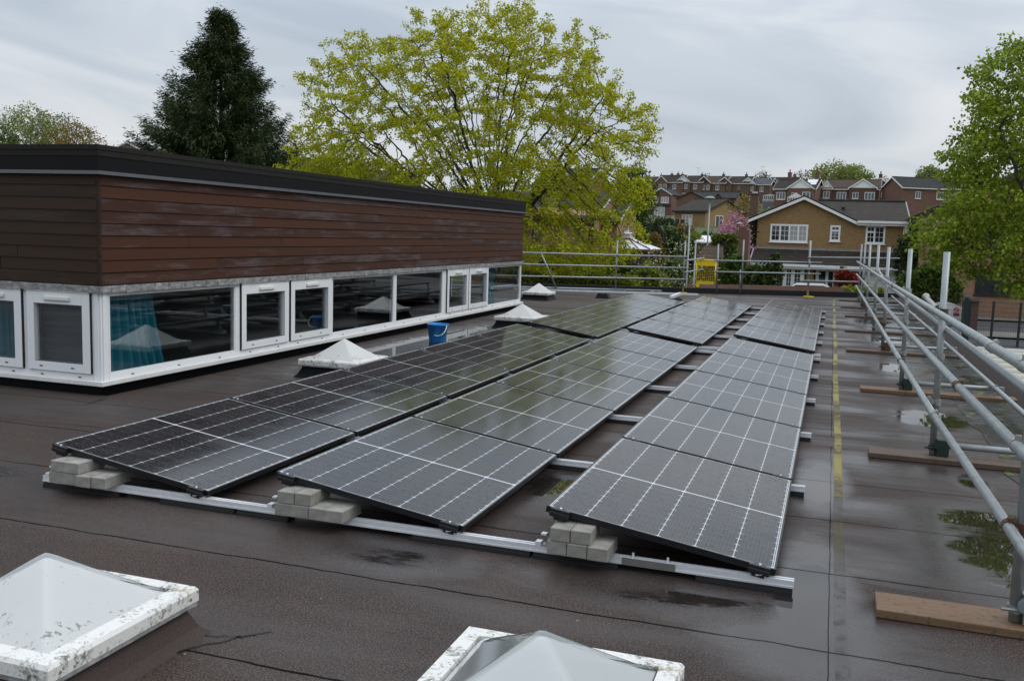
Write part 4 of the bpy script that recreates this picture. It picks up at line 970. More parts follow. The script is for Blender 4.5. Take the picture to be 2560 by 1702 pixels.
# tall dark cypress
rng = np.random.default_rng(5); DC = 44.0
top = gy(545, 30, DC); lo = gy(552, 420, DC); wl = gy(385, 390, DC).x; wr = gy(706, 390, DC).x
bx = lo.x+.05; zb = hill(bx, DC)
T = thing('cypress_tree', (bx, DC, zb), 'tall dark conical evergreen rising behind the left end of the clad block', 'tree')
H = top.z-zb; m = MB(); m.tube((bx, DC, zb), (bx, DC, top.z-.6), .32, 10, .02); m.build('trunk', M['bark'], T)
C = []; Dv = []; half = (wr-wl)/2; zr = lo.z
bV = []; 
for k in range(430):
    s_ = rng.random()**.8; z = zb+1.0+(H-1.2)*s_
    fr = (top.z-z)/(top.z-zr)
    R_ = half*(.06+.94*max(0, fr)**.95)*(1.0 if fr < 1 else 1.05); a = rng.uniform(0, 2*np.pi)
    R_ *= rng.choice([.72, .88, .98, 1.06], p=[.3, .35, .25, .1])
    n = max(4, int(R_/.16)); 
    for j in range(n):
        q = (j+.5)/n
        if q < .25: continue
        lift = R_*.55*q**2-.15*R_*q
        C.append((bx+math.cos(a)*R_*q, DC+math.sin(a)*R_*q, z+lift)); Dv.append((math.cos(a), math.sin(a)))
C = np.array(C); Dv = np.array(Dv); per = 42; n = len(C)*per
P = np.repeat(C, per, 0)+rng.normal(0, .15, (n, 3)); D = np.repeat(Dv, per, 0)
a = np.stack([D[:, 0]*1.1+rng.normal(0, .45, n), D[:, 1]*1.1+rng.normal(0, .45, n), rng.normal(-.25, .6, n)], 1); a /= np.linalg.norm(a, axis=1)[:, None]
q = rng.normal(0, 1, (n, 3)); b = np.cross(a, q); b /= np.linalg.norm(b, axis=1)[:, None]
l = .24*rng.uniform(.5, 1.4, (n, 1)); V = np.stack([P, P+a*l*.4+b*l*.09, P+a*l, P+a*l*.4-b*l*.09], 1).reshape(-1, 3)
arr_mesh('crown', V, np.arange(4*n).reshape(-1, 4), M['lf_con'], T)

# sycamore on the right
rng = np.random.default_rng(21); DS = 27.0
def sp(u, v, y=DS): p = gy(u, v, y); return np.array([p.x, p.y, p.z])
bs = sp(2640, 800); bs[2] = hill(bs[0], DS)
A = clumps(rng, 120, 12, sp(2690, 380), (sp(2690, 400)[0]-sp(2400, 400)[0], 3.2, sp(2690, 80)[2]-sp(2690, 400)[2]), .30, .35)
for (k, u, v, r) in ((16, 2545, 120, (.55, 1.2, .5)), (26, 2500, 190, (.75, 1.5, .55)), (22, 2450, 255, (.55, 1.5, .30)), (34, 2500, 320, (1.0, 1.8, .5)), (34, 2440, 385, (1.1, 1.8, .38)), (30, 2400, 440, (.7, 1.6, .3)), (46, 2450, 500, (1.2, 2.0, .5)), (40, 2370, 560, (.95, 1.6, .38)), (40, 2480, 600, (1.3, 2.0, .5)), (30, 2360, 640, (.85, 1.5, .3)), (24, 2480, 672, (1.2, 1.7, .3)), (10, 2545, 720, (.5, 1.2, .25)), (16, 2310, 600, (.35, 1.0, .22)), (18, 2560, 480, (.8, 1.6, .6)), (20, 2560, 250, (.8, 1.5, .6))):
    A += clumps(rng, k, 11, sp(u+(34 if u < 2500 else 12), v), r, .20)
st = [dict(pts=[sp(2630, 600), sp(2600, 400), sp(2585, 200)]), dict(pts=[sp(2620, 640), sp(2530, 520), sp(2450, 460)]), dict(pts=[sp(2640, 600, DS+1), sp(2720, 400, DS+1)]), dict(pts=[sp(2600, 690), sp(2520, 640), sp(2420, 610)]), dict(pts=[sp(2620, 620, DS-1), sp(2540, 420, DS-1.2), sp(2500, 320, DS-1.2)])]
space_tree('sycamore_tree', tuple(bs), st, A, 'leafy bright green sycamore overhanging the right edge of the picture', 'lf_syc', rng, step=.20, di=2.6, dk=.27, r0=.0065, size=.100, per=20, spread=.12, leafr=1.8, rmax=.22, aspect=.85, e=2.3, droop=.6)

# ---- smaller trees and shrubs: one routine
def plain_tree(name, u, vtop, halfpx, y, label, leaf, rng, shape=(1, 1, 1), n=420, size=.3, per=6, spread=.3, bark='bark', hz=None, group=None, extra=None, vb=None, trunkf=.4, step=None, shell=.3):
    c = gy(u, vtop, y); zb = hill(c.x, y) if vb is None else gy(u, vb, y).z; top = c.z; rad = halfpx*y/CAM_F*1.0/ math.cos(math.atan2(c.x, y))
    hz = hz or (top-zb)*(1-trunkf)/2; cz = top-hz
    A = ell(rng, n, (c.x, y, cz), (rad, rad*.9, hz), shell); st = step or max(.2, rad*.09)
    b = (c.x, y, zb); stems = [dict(pts=[(c.x, y, zb+(cz-hz-zb)*.7)])]
    k0 = len(range(1, max(1, int((cz-hz-zb)*.7/st))+1))
    for k in range(5):
        a = 2*np.pi*k/5+rng.random(); stems.append({'from': k0, 'pts': [(c.x+math.cos(a)*rad*.35, y+math.sin(a)*rad*.35, cz+hz*rng.uniform(-.3, .4))]})
    return space_tree(name, b, stems, A, label, leaf, rng, step=st, di=rad*1.6, dk=st*1.7, r0=max(.006, rad*.0028), size=size, per=per, spread=spread, leafr=2.1, barkmat=bark, rmax=rad*.09, group=group, extra=extra, droop=.1)
def shrub(name, c, rad, label, leaf, rng, n=1500, size=.14, lumps=7, group=None, extra=None, box=False, cat='shrub'):
    c = np.array(c, float); rad = np.array(rad, float)        # c on the ground; rad = half sizes (x, y, full height)
    T = thing(name, tuple(c), label, cat, group)
    if box:
        P = rng.uniform(-1, 1, (n, 3)); k = rng.integers(0, 5, n)
        for ax, sg, kk in ((0, 1, 0), (0, -1, 1), (1, -1, 2), (2, 1, 3), (1, 1, 4)): P[k == kk, ax] = sg*rng.uniform(.9, 1.04, (k == kk).sum())
        P = c+np.stack([P[:, 0]*rad[0], P[:, 1]*rad[1], (P[:, 2]+1)/2*rad[2]], 1)
        core = MB(); core.box(c-np.array([rad[0]*.9, rad[1]*.9, 0]), c+np.array([rad[0]*.9, rad[1]*.9, rad[2]*.93]))
    else:
        L_c = [np.array([0, 0, .5])]+[np.array([rng.uniform(-.5, .5), rng.uniform(-.4, .4), rng.uniform(.3, .72)]) for _ in range(lumps)]
        R_l = [.62]+[rng.uniform(.28, .46) for _ in range(lumps)]
        Q = []
        while len(Q) < n:
            i = rng.integers(0, len(L_c)); d = rng.normal(0, 1, 3); d /= np.linalg.norm(d); q = L_c[i]*np.array([1, 1, 1])+d*R_l[i]*np.array([.8, .8, .5])*rng.uniform(.85, 1.08)
            if q[2] < .0 or any(np.linalg.norm((q-L_c[j])/np.array([.8, .8, .5])) < R_l[j]*.78 for j in range(len(L_c)) if j != i): continue
            Q.append(q)
        Q = np.array(Q); P = c+Q*rad*np.array([1.0/.62, 1.0/.62, 1.0])
        core = MB(); core.lathe([(0, 0), (.55, .02), (.72, .3), (.6, .6), (.3, .76), (0, .8)], 12); core.v = [tuple(c+np.array(v)*rad*np.array([.85, .85, .95])) for v in core.v]
    core.build('stems', M['bark'], T)
    leaves_mesh('foliage', P, rng, size, M[leaf], T, 3, size*.45, .05, .7)
    if extra: leaves_mesh('flowers', P[::extra[2]], rng, extra[1], M[extra[0]], T, 2, size*.5, 0, .9)
    return T
def pxshrub(name, u0, u1, vt, y, label, leaf, rng, vb=None, dep=.8, **k):
    a, b = gy(u0, vt, y), gy(u1, vt, y); cx = (a.x+b.x)/2; zb = hill(cx, y)-.1 if vb is None else gy((u0+u1)/2, vb, y).z
    return shrub(name, (cx, y, zb), ((b.x-a.x)/2, dep*(b.x-a.x)/2 if 'dp' not in k else k.pop('dp'), ((a.z+b.z)/2-zb)*(1.0 if k.get('box') else 1.22)), label, leaf, rng, **k)
rng = np.random.default_rng(33)
# left skyline
plain_tree('willow_tree', 70, 256, 85, 80, 'pale green feathery tree at the far left behind the clad block roof', 'lf_olive', rng, n=1900, size=.25, per=10, spread=.28, bark='bark_grey', trunkf=.25)
plain_tree('oak_tree', 185, 298, 80, 78, 'bronze-green bushy tree to the right of the pale feathery tree', 'lf_bronze', rng, n=1000, size=.22, per=10, spread=.28, trunkf=.25)
plain_tree('oak_tree', 140, 272, 80, 84, 'olive tree between the pale feathery tree and the bronze-green one', 'lf_green', rng, n=1000, size=.22, per=9, spread=.3, trunkf=.25)
plain_tree('oak_tree', -10, 310, 60, 76, 'dull green tree cut by the left picture edge', 'lf_green', rng, n=500, size=.25, per=10, spread=.3, trunkf=.25)
plain_tree('birch_tree', 315, 353, 45, 120, 'low bare grey tree beside the dark evergreen on the left skyline', 'lf_grey', rng, n=300, size=.28, per=2, spread=.35, bark='bark_grey')
plain_tree('hazel_tree', 770, 372, 70, 95, 'muted green tree showing under the left branches of the maple', 'lf_olive', rng, n=420, size=.4, per=6, spread=.5)
plain_tree('hazel_tree', 880, 385, 60, 98, 'greyish green tree behind the lower left maple branches', 'lf_olive', rng, n=360, size=.4, per=6, spread=.5)
# behind the maple on the right
plain_tree('lime_tree', 1585, 408, 62, 76, 'full dark green tree right of the maple, in front of the hillside houses', 'lf_green', rng, n=900, size=.28, per=9, spread=.3, trunkf=.2)
plain_tree('holly_tree', 1535, 520, 38, 66, 'dark rounded evergreen below the right side of the maple', 'lf_dark', rng, n=420, size=.24, per=9, spread=.25, trunkf=.1)
# hilltop trees
plain_tree('beech_tree', 2090, 404, 62, 290, 'broad domed tree on the hilltop skyline behind the houses', 'lf_olive', rng, n=800, size=.75, per=8, spread=.9, trunkf=.2)
plain_tree('beech_tree', 2135, 412, 50, 296, 'domed tree adjoining the broad hilltop tree on its right', 'lf_olive', rng, n=500, size=.75, per=8, spread=.7, trunkf=.2)
plain_tree('beech_tree', 2020, 424, 42, 300, 'bare greyish tree left of the broad hilltop tree', 'lf_grey', rng, n=420, size=.6, per=4, spread=.8, trunkf=.2, bark='bark_grey')
plain_tree('beech_tree', 2210, 440, 34, 298, 'reddish bare tree on the skyline between two dark gables', 'lf_bronze', rng, n=260, size=.5, per=4, spread=.6, trunkf=.2)
plain_tree('beech_tree', 2325, 416, 34, 290, 'rounded green skyline tree just left of the sycamore', 'lf_olive', rng, n=400, size=.75, per=8, spread=.6, trunkf=.2)
plain_tree('beech_tree', 1910, 430, 24, 300, 'thin bare tree by the television aerial on the skyline', 'lf_grey', rng, n=160, size=.6, per=4, spread=.8, trunkf=.2, bark='bark_grey')
plain_tree('beech_tree', 1768, 434, 18, 300, 'small green treetop above the brown roofs on the skyline', 'lf_green', rng, n=160, size=.5, per=6, spread=.5, trunkf=.2)
plain_tree('beech_tree', 2258, 448, 26, 300, 'low green skyline tree behind the dark gabled house', 'lf_green', rng, n=200, size=.5, per=6, spread=.5, trunkf=.2)
# gardens
plain_tree('cherry_tree', 1838, 522, 46, 62, 'pink flowering cherry between the tan bungalow and the buff house', 'lf_pink', rng, n=650, size=.19, per=9, spread=.2, extra=('lf_olive', .14, 6), trunkf=.12)
plain_tree('acer_tree', 1865, 484, 40, 74, 'golden bronze tree behind the pink cherry', 'lf_bronze', rng, n=340, size=.22, per=7, spread=.28, trunkf=.3, extra=('lf_lime', .2, 2))
plain_tree('acer_tree', 1925, 505, 26, 76, 'thin yellow-leaved tree behind the buff house chimney', 'lf_lime', rng, n=140, size=.2, per=4, spread=.28, trunkf=.3)
plain_tree('apple_tree', 1715, 555, 62, 41, 'loose apple tree with white blossom behind the yellow gate', 'lf_olive', rng, n=420, size=.11, per=4, spread=.2, extra=('lf_white', .09, 3), trunkf=.2)
plain_tree('apple_tree', 1640, 600, 40, 43, 'small white-blossomed tree left of the yellow gate', 'lf_olive', rng, n=220, size=.10, per=3, spread=.2, extra=('lf_white', .10, 2), trunkf=.2)
pxshrub('clipped_hedge', 1785, 1838, 592, 49, 'square clipped hedge beside the red brick chimney', 'lf_green', rng, n=2200, size=.14, box=True, extra=('lf_lime', .16, 4), cat='hedge')
pxshrub('privet_hedge', 1788, 1905, 638, 42, 'broad green hedge in front of the buff house front windows', 'lf_green', rng, n=3000, size=.13, lumps=9, dep=.5)
pxshrub('ivy_bush', 1880, 1945, 655, 41, 'rounded yellow-flecked bush in front of the french windows', 'lf_dark', rng, n=2600, size=.12, extra=('lf_lime', .10, 6))
pxshrub('rhododendron', 2092, 2142, 684, 55, 'red flowering shrub beside the white garage door', 'lf_dark', rng, n=900, size=.16, extra=('lf_red', .16, 1))
pxshrub('low_hedge', 2105, 2205, 722, 47, 'low yellow-green hedge in front of the garage door', 'lf_lime', rng, n=1500, size=.14, box=True, dp=.5, cat='hedge')
pxshrub('low_hedge', 1270, 1585, 689, 36, 'long low green hedge just beyond the back guardrail', 'lf_lime', rng, n=9000, size=.12, box=True, dp=.8, extra=('lf_bronze', .11, 9), cat='hedge')
pxshrub('laurel_bush', 2262, 2408, 655, 54, 'large dark green bush left of the white sign on the mesh fence', 'lf_green', rng, n=4200, size=.16, lumps=9)
pxshrub('laurel_bush', 2235, 2330, 570, 60, 'greyish olive shrub right of the buff house', 'lf_dark', rng, n=1500, size=.2)
for (u0, u1, vt, y, lb, lf) in ((1500, 1585, 655, 43, 'leafy green shrub under the brown-framed conservatory', 'lf_green'), (1575, 1665, 650, 42, 'broad green shrub left of the yellow gate', 'lf_lime'), (1655, 1735, 640, 45, 'dark green shrub directly behind the yellow gate', 'lf_green'), (1605, 1668, 580, 58, 'rounded bronze shrub below the hillside fence', 'lf_bronze'), (1660, 1725, 590, 60, 'bluish green shrub right of the rounded bronze one', 'lf_dark'), (1340, 1430, 640, 41, 'green shrub in the garden left of the leaning brace', 'lf_green'), (1430, 1510, 648, 42, 'lime green shrub behind the middle of the back guardrail', 'lf_lime'), (1600, 1690, 555, 72, 'clipped dark hedge along the foot of the grass bank', 'lf_dark'), (1640, 1700, 572, 84, 'olive shrub in front of the dark panelled hillside fence', 'lf_olive'), (1690, 1745, 560, 92, 'tan-leaved shrub left of the bungalow wall', 'lf_bronze'), (1740, 1800, 578, 88, 'broad green shrub under the bungalow windows', 'lf_green'), (1690, 1760, 585, 76, 'yellowish shrub behind the white garage roof', 'lf_olive')):
    pxshrub('garden_shrub', u0, u1, vt, y, lb, lf, rng, n=1500, size=.15, group='garden shrubs beyond the roof')
for u, lb in ((1592, 'left of the two narrow dark conifers by the conservatory'), (1612, 'right of the two narrow dark conifers by the conservatory')):
    pxshrub('columnar_conifer', u-11, u+11, 548+(u-1592)*.2, 63, lb, 'lf_dark', rng, n=900, size=.14, lumps=2, group='narrow conifers', cat='conifer')
# ---------------------------------------------------------------- houses
def window(par, x0, x1, z0, z1, y, cols=2, kind='bluepane', frame='white', bars=None, sill=True, top=None, name='window', fw=None):
    """white framed window on a wall facing -y, standing 40 mm proud"""
    f = fw or max(.05, min(.09, (x1-x0)*.06)); m = MB(); d0, d1 = y-.045, y+.05
    m.box((x0, d0, z0), (x0+f, d1, z1)); m.box((x1-f, d0, z0), (x1, d1, z1)); m.box((x0+f, d0, z0), (x1-f, d1, z0+f)); m.box((x0+f, d0, z1-f), (x1-f, d1, z1))
    ws = [1]*cols if isinstance(cols, int) else cols; tot = sum(ws); acc = 0; cells = []; px = x0+f
    for i, q in enumerate(ws):
        acc += q; xe = x0+f+(x1-x0-2*f)*acc/tot
        if i < len(ws)-1: m.box((xe-f*.45, d0, z0+f), (xe+f*.45, d1, z1-f)); cells.append((px, xe-f*.45)); px = xe+f*.45
        else: cells.append((px, x1-f))
    if top: 
        for (i, zt) in top: a, b = cells[i]; m.box((a, d0, zt-f*.5), (b, d1, zt+f*.5))
    if bars:
        for (a, b) in cells:
            nxb, nzb = bars
            for k in range(1, nxb): xx = a+(b-a)*k/nxb; m.box((xx-.012, d0+.02, z0+f), (xx+.012, d1, z1-f))
            for k in range(1, nzb): zz = z0+f+(z1-z0-2*f)*k/nzb; m.box((a, d0+.021, zz-.012), (b, d1, zz+.012))
    if sill: m.box((x0-.06, y-.11, z0-.06), (x1+.06, y+.0, z0-.001))
    fr = m.build(name, M[frame], par)
    kinds = kind if isinstance(kind, (list, tuple)) else [kind]*len(cells)
    for (a, b), kk in zip(cells, kinds):
        m = MB(); m.box((a, y-.012, z0+f), (b, y-.004, z1-f)); m.build('pane', M[kk], fr)
    return fr
def side_window(par, y0, y1, z0, z1, x, frame='white', kind='bluepane'):
    m = MB(); f = .08
    m.box((x-.05, y0, z0), (x+.045, y0+f, z1)); m.box((x-.05, y1-f, z0), (x+.045, y1, z1)); m.box((x-.05, y0+f, z0), (x+.045, y1-f, z0+f)); m.box((x-.05, y0+f, z1-f), (x+.045, y1-f, z1)); yc = (y0+y1)/2; m.box((x-.05, yc-.03, z0+f), (x+.044, yc+.03, z1-f))
    fr = m.build('window', M[frame], par); m = MB(); m.box((x+.004, y0+f, z0+f), (x+.012, y1-f, z1-f)); m.build('pane', M[kind], fr)
def house(label, u, ve, y, w, d, he, hr, wall, roof, rz=0, ridge='x', gables=(), wins=(), swins=(), chim=(), trim='wpaint', boarding=None, lean=None, vents=0, aerial=None, pv=False, name='house', cat='house', group='houses on the hillside'):
    p = gy(u, ve, y); zb = p.z-he
    T = thing(name, (p.x, y, zb), label, cat, group, rz=R(rz), local=True)
    D = d/2; Wd = w/2; m = MB()
    if ridge == 'x': m.prism([(-Wd, -D, -3), (-Wd, D, -3), (-Wd, D, he), (-Wd, 0, hr-.05), (-Wd, -D, he)], (w, 0, 0))
    else: m.prism([(-Wd, -D, -3), (Wd, -D, -3), (Wd, -D, he), (0, -D, hr-.05), (-Wd, -D, he)], (0, d, 0))
    for g in gables: xc, gw, pr, gh = g[:4]; m.prism([(xc-gw/2, -D-pr, -3), (xc+gw/2, -D-pr, -3), (xc+gw/2, -D-pr, he), (xc, -D-pr, gh-.05), (xc-gw/2, -D-pr, he)], (0, D+pr, 0))
    m.build('wall', M[wall], T)
    m = MB(); o_ = .28; t_ = .12
    if ridge == 'x':
        k = (hr-he)/D; ez = he-o_*k
        for s_ in (-1, 1): m.slab([(-Wd-o_, s_*(D+o_), ez+t_), (Wd+o_, s_*(D+o_), ez+t_), (Wd+o_, 0, hr+t_), (-Wd-o_, 0, hr+t_)], t_)
        m.tube((-Wd-o_, 0, hr+t_), (Wd+o_, 0, hr+t_), .09, 6)
    else:
        k = (hr-he)/Wd; ez = he-o_*k
        for s_ in (-1, 1): m.slab([(s_*(Wd+o_), -D-o_, ez+t_), (s_*(Wd+o_), D+o_, ez+t_), (0, D+o_, hr+t_), (0, -D-o_, hr+t_)], t_)
        m.tube((0, -D-o_, hr+t_), (0, D+o_, hr+t_), .09, 6)
    rf = m.build('roof', M[roof], T)
    for g in gables:
        xc, gw, pr, gh = g[:4]; k = (gh-he)/(gw/2); ez = he-.2*k; m = MB(); yb = min(D*.9, 0+D*(gh-he)/(hr-he)-D*.0) if ridge == 'x' else 0
        for s_ in (-1, 1): m.slab([(xc+s_*(gw/2+.2), -D-pr-.2, ez+t_+.02), (xc+s_*(gw/2+.2), -D*.2, ez+t_+.02), (xc, -D*.2 if gh < hr else 0, gh+t_+.02), (xc, -D-pr-.2, gh+t_+.02)], t_)
        m.build('gable_roof', M[roof], T)
    def verge(pts, yy, dy):   # painted barge boards
        m = MB()
        for a, b in zip(pts, pts[1:]):
            a, b = Vector(a), Vector(b); m.hexa([(a.x, yy, a.z-.20), (b.x, yy, b.z-.20), (b.x, yy+dy, b.z-.20), (a.x, yy+dy, a.z-.20), (a.x, yy, a.z+.03), (b.x, yy, b.z+.03), (b.x, yy+dy, b.z+.03), (a.x, yy+dy, a.z+.03)])
        m.build('bargeboard', M[trim], T)
    if ridge == 'y': verge([(-Wd-o_, 0, ez+.1), (0, 0, hr+.1), (Wd+o_, 0, ez+.1)], -D-o_-.03, .028)
    else:
        m = MB(); m.box((-Wd-o_, -D-o_-.09, ez-.08), (Wd+o_, -D-o_-.01, ez+.06)); m.build('gutter', M[trim], T)
        m = MB()
        for xx in (-Wd-o_-.03, Wd+o_+.002):
            for a, b in (((-D-o_), 0), (0, D+o_)):
                za, zb_ = (ez, hr) if a < 0 and b == 0 else (hr, ez)
                m.hexa([(xx, a, za-.12), (xx+.028, a, za-.12), (xx+.028, b, zb_-.12), (xx, b, zb_-.12), (xx, a, za+.12), (xx+.028, a, za+.12), (xx+.028, b, zb_+.12), (xx, b, zb_+.12)])
        m.build('bargeboard', M[trim], T)
    for g in gables:
        xc, gw, pr, gh = g[:4]; k = (gh-he)/(gw/2); ez = he-.2*k
        verge([(xc-gw/2-.2, 0, ez+.1), (xc, 0, gh+.1), (xc+gw/2+.2, 0, ez+.1)], -D-pr-.23, .028)
        if len(g) > 4 and g[4]: m = MB(); m.prism([(xc-gw/2, -D-pr-.03, he+.02), (xc+gw/2, -D-pr-.03, he+.02), (xc, -D-pr-.03, gh-.02)], (0, .025, 0)); m.build('gable_boarding', M[g[4]], T)
    if boarding and ridge == 'y': m = MB(); m.prism([(-Wd, -D-.03, he+.02), (Wd, -D-.03, he+.02), (0, -D-.03, hr-.02)], (0, .025, 0)); m.build('gable_boarding', M[boarding], T)
    for q in wins:
        xx, zz, ww, wh = q[:4]; pr = q[4] if len(q) > 4 else 0; kd = q[5] if len(q) > 5 else 'bluepane'; frm = q[6] if len(q) > 6 else 'white'
        window(T, xx-ww/2, xx+ww/2, zz, zz+wh, -D-pr, 2 if ww < 1.6 else 3, kd, frm)
    for q in swins: side_window(T, q[0]-q[2]/2, q[0]+q[2]/2, q[1], q[1]+q[3], Wd)
    if lean:
        x0, x1, zt, dp, zd = lean; m = MB(); m.slab([(x0, -D-dp, zt-zd), (x1, -D-dp, zt-zd), (x1, -D, zt), (x0, -D, zt)], .12); m.build('porch_roof', M[roof], T)
        m = MB(); m.box((x0+.2, -D-dp+.3, -3), (x1-.2, -D, zt-zd)); m.build('porch', M[wall], T)
    for (xx, yy, hh) in chim:
        m = MB(); m.box((xx-.3, yy-.3, he), (xx+.3, yy+.3, hr+hh)); m.box((xx-.36, yy-.36, hr+hh), (xx+.36, yy+.36, hr+hh+.12)); ch = m.build('chimney', M[wall], T)
        m = MB(); m.lathe([(.12, 0), (.10, .5), (.12, .5), (.12, .55), (0, .55)], 8, (xx, yy, hr+hh+.12)); m.build('chimney_pot', M['terracotta'], ch)
    if pv:
        m = MB(); k = (hr-he)/D
        for (a, b, s0, s1) in pv:
            ya, yb = -D*(1-s0), -D*(1-s1); m.slab([(a, ya, hr+.2+k*ya), (b, ya, hr+.2+k*ya), (b, yb, hr+.2+k*yb), (a, yb, hr+.2+k*yb)], .05)
        m.build('roof_panel', M['opal'], T)
    if aerial:
        xx, hh = aerial; m = MB(); m.tube((xx, 0, hr), (xx, 0, hr+hh), .03, 6); m.tube((xx-.8, 0, hr+hh-.1), (xx+.7, .3, hr+hh-.25), .025, 6)
        for k in range(5): a = -.7+k*.3; m.tube((xx+a, -.35, hr+hh-.13-k*.02), (xx+a, .45, hr+hh-.13-k*.02), .015, 5)
        m.build('aerial', M['zinc_dark'], T)
    return T
two = lambda he, l=(-1.4, .9): [(-l_, he-1.7, 1.0, 1.15) for l_ in (1.5, -.3, -1.9)]
RZ = -13
W3 = [(-2.2, 3.1, .95, 1.25, .7), (-.8, 3.2, .85, 1.15, .7), (1.6, 3.1, .95, 1.25), (-1.5, .7, 1.6, 1.3, .7)]
house('red brick house half hidden by the dark green tree, left end of top terrace', 1640, 459, 266, 6.6, 6, 5, 6.7, 'redb', 'tile_brown', RZ, gables=[], wins=[(-1.4, 3.1, 1, 1.2), (1.2, 3.1, 1, 1.2)], chim=[(1.5, 0, .5)])
house('red brick terrace house with three chimneys, leftmost clear of the trees', 1684, 457, 262, 7.2, 6.4, 5, 6.9, 'red', 'tile_brown', RZ, gables=[(-2.0, 3.4, .7, 6.5)], wins=W3, chim=[(-.6, 0, .4), (1.2, 0, .5), (2.4, .2, .3)])
house('hillside house with white boarded gable, second from left in the top terrace', 1735, 457, 262, 7.0, 6.2, 5, 6.7, 'brownb', 'tile_brown', RZ, gables=[(-1.7, 4.0, .7, 6.6, 'wpaint')], wins=W3, chim=[(2.2, 0, .5)], aerial=(1.0, 2.4))
house('hillside house with dark boarded gable and rusty brown roof, third in the top terrace', 1790, 459, 262, 7.4, 6.4, 5, 6.8, 'brownb', 'tile_red', RZ, gables=[(-2.0, 3.8, .7, 6.6, 'fence_dark')], wins=W3, chim=[(2.0, 0, .6)])
house('hillside house with plain brick gable and long brown roof, fourth in the top terrace', 1845, 460, 262, 8.2, 6.6, 5, 6.8, 'brownb', 'tile_brown', RZ, gables=[(-2.4, 3.8, .7, 6.5)], wins=[(-3.0, 2.7, .8, 1.6, .7, 'bluepane', 'brownframe'), (-1.8, 3.0, .8, 1.2, .7, 'bluepane', 'brownframe'), (1.4, 3.0, 1.0, 1.4, 0, 'bluepane', 'brownframe')], chim=[(2.2, 0, .6)])
house('hillside house with slate grey roof, white boarded gable and television aerial', 1899, 463, 262, 7.6, 6.4, 5, 6.8, 'brownb', 'tile_grey', RZ, gables=[(-2.0, 4.2, .7, 6.65, 'wpaint')], wins=W3, aerial=(.6, 3.2))
house('hillside house with black boarded gable and long brown roof, right of the slate-roofed one', 1957, 463, 264, 8.6, 6.4, 5, 6.9, 'brownb', 'tile_brown', RZ, gables=[(-2.4, 4.0, .7, 6.7, 'fence_dark')], wins=W3, chim=[(3.0, 0, .8)])
house('brick house with white gable and solar panels on its roof, above the buff house', 1998, 474, 182, 7.2, 6.4, 5, 6.7, 'red', 'tile_brown', -12, gables=[(1.2, 4.6, .8, 6.6, 'wpaint')], wins=[(-2.4, 3.0, 1.6, 1.35), (.2, 3.1, 1.0, 1.1, .8), (2.3, 3.0, 1.4, 1.35, .8)], chim=[(2.9, .8, 1.2), (-2.0, .5, 1.3)], pv=[(1.6, 3.4, .55, .95), (2.4, 3.4, .35, .53)])
house('wide brick house with two white gables and dark porch roof on the hill', 2131, 473, 186, 9.4, 7, 5, 6.6, 'redb', 'tile_red', -4, gables=[(2.0, 4.6, .5, 6.55, 'wpaint'), (-4.2, 1.9, .3, 6.2, 'wpaint')], wins=[(-4.2, 3.1, 1.1, 1.2, .3), (-1.6, 2.9, 1.6, 1.35), (.8, 3.1, 1.0, 1.1, .5), (3.2, 2.9, 1.7, 1.35, .5)], lean=(-2.4, 4.6, 2.6, 1.4, .7))
house('dark brick gable end with white bargeboards behind the two-gabled house', 2204, 471, 196, 4.6, 8, 5, 6.6, 'redb', 'tile_brown', -6, ridge='y', wins=[(.6, 3.1, .6, 1.0)], chim=[(-.2, -2, .8)])
house('plain red brick house with white verge, right end of the hill, beside the sycamore', 2290, 472, 182, 9.0, 6.6, 5, 6.8, 'red', 'tile_dark', 28, gables=[], wins=[(2.6, 3.1, 1.4, 1.3), (-1.6, 3.1, 1.0, 1.2)], chim=[])
house('brick house behind the sycamore branches on the far right of the hill', 2385, 474, 184, 8.0, 6.6, 5, 6.8, 'red', 'tile_dark', 5, gables=[], wins=[(-2.6, 3.0, 1.5, 1.3), (0, 3.0, 1.2, 1.3), (2.4, 3.0, 1.5, 1.3)])
house('red brick gable-fronted house with white bay window beside the dark green tree', 1667, 488.5, 232, 5.0, 8.4, 5.2, 6.7, 'red', 'tile_dark', -8, ridge='y', wins=[(-1.3, 3.3, 1.0, 1.2), (.9, 3.2, 1.9, 1.4, 0, 'drape'), (-.2, .2, 2.6, 2.0, .35, 'drape'), (-2.2, -.6, .6, 2.6, .1, 'drape')], lean=(-2.6, 2.6, 2.9, .6, .35))
house('red brick gable house with black-framed windows and dark porch roof', 1737, 498.5, 222, 6.6, 8.4, 4.6, 6.1, 'red', 'tile_dark', -4, ridge='y', trim='fence_dark', wins=[(-.3, 2.4, 2.0, 1.3, 0, 'darkpane', 'black'), (2.1, 2.5, 1.1, 1.2, 0, 'darkpane', 'black'), (-1.5, -1.6, 2.6, 1.7, 1.52, 'bluepane', 'black')], lean=(-3.0, 1.2, 1.6, 1.5, .8))
house('long low house with dark mossy roof and brick end, left of the golden tree', 1800, 497, 226, 9.0, 7.4, 4.0, 5.4, 'red', 'tile_dark', -8, gables=[(.6, 1.8, .2, 4.9)], trim='fence_dark', wins=[(-2.0, 2.4, 1.2, 1.0), (1.6, 2.4, 1.4, 1.0)])
house('tan brick bungalow with broad dark roof left of the pink cherry', 1776, 530.5, 128, 5.0, 8.6, 2.9, 4.5, 'buff', 'tile_brown', -30, wins=[(-.4, .9, 1.7, 1.5, 0, 'drape')], swins=[(-1.4, .9, 1.6, 1.5)], trim='fence_dark')
